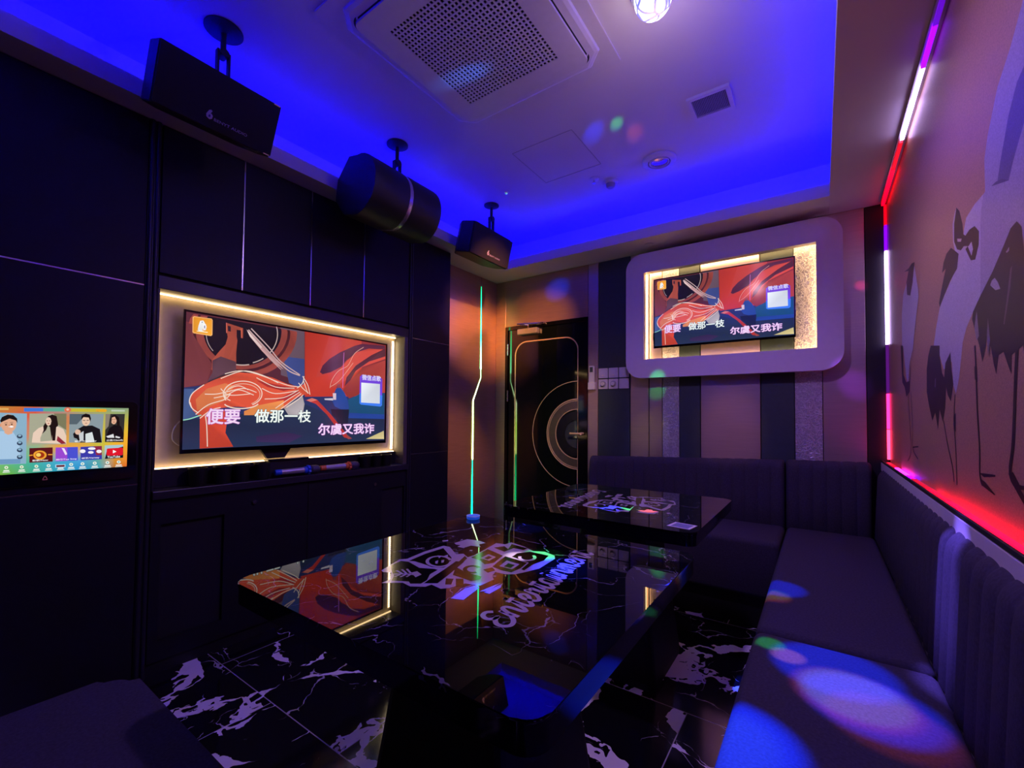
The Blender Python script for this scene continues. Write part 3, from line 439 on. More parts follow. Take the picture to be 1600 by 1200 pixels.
LOGO=[('p','w',[(-1.0021,0.8014),(-1.0199,0.8504),(-1.0353,0.8944),(-1.0214,0.9117),(-1.0314,0.9892),(-1.0271,1.0739),(-1.0017,1.076),(-0.9333,1.0319),(-0.9182,1.0489),(-0.8852,1.0311),(-0.8819,1.0573),(-0.8913,1.1217),(-0.9059,1.2019),(-0.8728,1.2091),(-0.8698,1.2403),(-0.8073,1.2259),(-0.7567,1.2025),(-0.7242,1.219),(-0.6791,1.2031),(-0.6636,1.1785),(-0.6608,1.1258),(-0.6571,1.0773),(-0.673,1.0307),(-0.6867,0.9987),(-0.7084,0.9826),(-0.7407,0.9805),(-0.7298,0.9526),(-0.7097,0.9332),(-0.7124,0.8795),(-0.7535,0.8681),(-0.7642,0.8229),(-0.7792,0.8058),(-0.8166,0.8113),(-0.8188,0.7923),(-0.851,0.771),(-0.8859,0.7766),(-0.9272,0.7422),(-0.9293,0.7707),(-0.9661,0.806),(-0.9891,0.7963)]),('p','k',[(-1.003,0.9013),(-1.0129,0.9781),(-1.0091,1.0538),(-0.9225,0.9996),(-0.8846,0.9511),(-0.8799,0.9212),(-0.9111,0.9042),(-0.9528,0.9085),(-0.9855,0.9092)]),('l','w',0.01,[(-0.9,0.9728),(-0.8928,0.9634),(-0.8881,0.9534),(-0.8862,0.9434),(-0.887,0.9341),(-0.8905,0.9261),(-0.8965,0.9198),(-0.9046,0.9156),(-0.9142,0.9139),(-0.9249,0.9146),(-0.9359,0.9178),(-0.9465,0.9234),(-0.9561,0.9311),(-0.964,0.9403),(-0.9695,0.9505),(-0.9722,0.9609),(-0.9718,0.9709),(-0.9683,0.9796),(-0.962,0.9864),(-0.9533,0.9908),(-0.9429,0.9924),(-0.9315,0.9912),(-0.92,0.9873),(-0.9093,0.981)]),('p','w',[(-0.972,0.99),(-0.9554,0.9895),(-0.9478,0.9719)]),('p','w',[(-0.9519,0.9958),(-0.9509,1.015),(-0.9325,0.9922)]),('p','w',[(-0.9371,0.9452),(-0.9367,0.9575),(-0.9174,0.9348),(-0.9227,0.9309)]),('p','w',[(-0.9295,0.9629),(-0.9251,0.9713),(-0.9107,0.9531),(-0.9132,0.9462)]),('p','k',[(-1.0138,0.8437),(-1.0209,0.8879),(-0.9968,0.8957),(-0.9332,0.8784),(-0.8926,0.8978),(-0.8797,0.8968),(-0.8728,0.8608),(-0.8471,0.8248),(-0.8429,0.7995),(-0.8647,0.7833),(-0.8789,0.7909),(-0.9202,0.7682),(-0.9414,0.7959),(-0.9663,0.8088)]),('l','w',0.007,[(-0.9536,0.8009),(-0.9307,0.8208),(-0.8933,0.8385)]),('l','w',0.006,[(-0.9684,0.8264),(-0.9383,0.8194)]),('l','w',0.006,[(-0.9631,0.8409),(-0.9284,0.8268)]),('l','w',0.006,[(-0.9547,0.8517),(-0.9184,0.8341)]),('l','w',0.006,[(-0.9353,0.7934),(-0.9354,0.8116)]),('l','w',0.006,[(-0.9214,0.7996),(-0.9238,0.8201)]),('l','w',0.006,[(-0.9084,0.8092),(-0.914,0.8274)]),('p','w',[(-0.9228,0.8381),(-0.9183,0.8561),(-0.8893,0.8457),(-0.8873,0.8221)]),('p','k',[(-0.8885,0.9814),(-0.866,0.9931),(-0.8344,0.9037),(-0.81,0.8263),(-0.8382,0.8055),(-0.8547,0.8601),(-0.8687,0.9156)]),('p','k',[(-0.8704,0.9616),(-0.8996,1.0349),(-0.8798,1.0226),(-0.866,0.9897)]),('p','k',[(-0.8557,0.9454),(-0.8082,0.9305),(-0.7493,0.9312),(-0.7387,0.9117),(-0.7511,0.8893),(-0.8192,0.8934)]),('l','k',0.012,[(-0.7813,0.9474),(-0.7839,0.9421),(-0.788,0.9381),(-0.7934,0.9356),(-0.7996,0.9349),(-0.8062,0.9359),(-0.8128,0.9387),(-0.8188,0.943),(-0.8237,0.9485),(-0.8273,0.9549),(-0.8291,0.9617),(-0.8291,0.9683),(-0.8271,0.9741),(-0.8234,0.9788),(-0.8182,0.982),(-0.8119,0.9833),(-0.8051,0.9826),(-0.7984,0.9802)]),('p','k',[(-0.8163,0.8638),(-0.7986,0.8741),(-0.7762,0.8412),(-0.7886,0.832)]),('p','k',[(-0.7938,0.8777),(-0.7777,0.8896),(-0.7459,0.8548),(-0.7573,0.8377)]),('p','k',[(-0.779,0.9745),(-0.7698,1.0045),(-0.748,0.9901),(-0.7539,0.9634)]),('p','k',[(-0.8752,1.035),(-0.8865,1.1314),(-0.8076,1.1072),(-0.79,1.0379),(-0.8032,1.0116),(-0.8351,1.0297)]),('p','w',[(-0.8484,1.046),(-0.8526,1.0923),(-0.8166,1.0841),(-0.8116,1.0438)]),('p','k',[(-0.8392,1.0529),(-0.8404,1.079),(-0.8233,1.0737),(-0.823,1.0509)]),('p','k',[(-0.7737,1.0095),(-0.7985,1.1067),(-0.711,1.0967),(-0.7005,1.0451),(-0.7032,1.004),(-0.7343,1.0002)]),('p','w',[(-0.7595,1.0232),(-0.7715,1.0772),(-0.7216,1.0724),(-0.7153,1.0249)]),('p','k',[(-0.7475,1.029),(-0.7536,1.0601),(-0.7285,1.0591),(-0.7244,1.0304)]),('p','k',[(-0.8807,1.1562),(-0.8617,1.1894),(-0.8332,1.1713),(-0.8562,1.2237),(-0.7875,1.2158),(-0.7874,1.1915),(-0.826,1.1911),(-0.8271,1.142)]),('p','k',[(-0.7854,1.1538),(-0.7611,1.1913),(-0.6943,1.1918),(-0.682,1.1438),(-0.6895,1.0962),(-0.683,1.0382),(-0.6946,1.0402),(-0.7074,1.0994),(-0.7791,1.1157)]),('l','w',0.01,[(-0.7334,1.1642),(-0.726,1.1596),(-0.7198,1.1528),(-0.7156,1.1445),(-0.7136,1.1357),(-0.7141,1.1271),(-0.717,1.1197),(-0.7219,1.1141),(-0.7285,1.1108),(-0.7359,1.1103),(-0.7436,1.1125),(-0.7508,1.1173),(-0.7567,1.1243),(-0.7607,1.1327)]),('p','b',[(-0.7186,0.7768),(-0.7305,0.8418),(-0.7218,0.8788),(-0.7046,0.8669),(-0.6884,0.7884)]),('p','b',[(-0.6775,0.8515),(-0.6748,0.9263),(-0.6616,0.8986),(-0.6614,0.852)]),('p','b',[(-0.6894,0.8485),(-0.6844,0.9065),(-0.6792,0.9256),(-0.6758,0.8643)]),('p','w',[(-1.0191,1.1169),(-1.0168,1.1412),(-1.0143,1.1779),(-0.9892,1.185),(-0.9641,1.1876),(-0.9336,1.1811),(-0.9422,1.1527),(-0.9177,1.1348),(-0.9546,1.1282),(-0.957,1.0929),(-0.9818,1.0909),(-0.9852,1.1096),(-1.0031,1.1069)]),('p','w',[(-1.0736,1.1146),(-1.0607,1.1312),(-1.0505,1.1204),(-1.0599,1.1042)]),('p','w',[(-0.9265,1.0914),(-0.9177,1.0939),(-0.9123,1.0822),(-0.9219,1.0809)]),('p','w',[(-1.023,1.148),(-1.0292,1.1667),(-1.0199,1.1643)])]
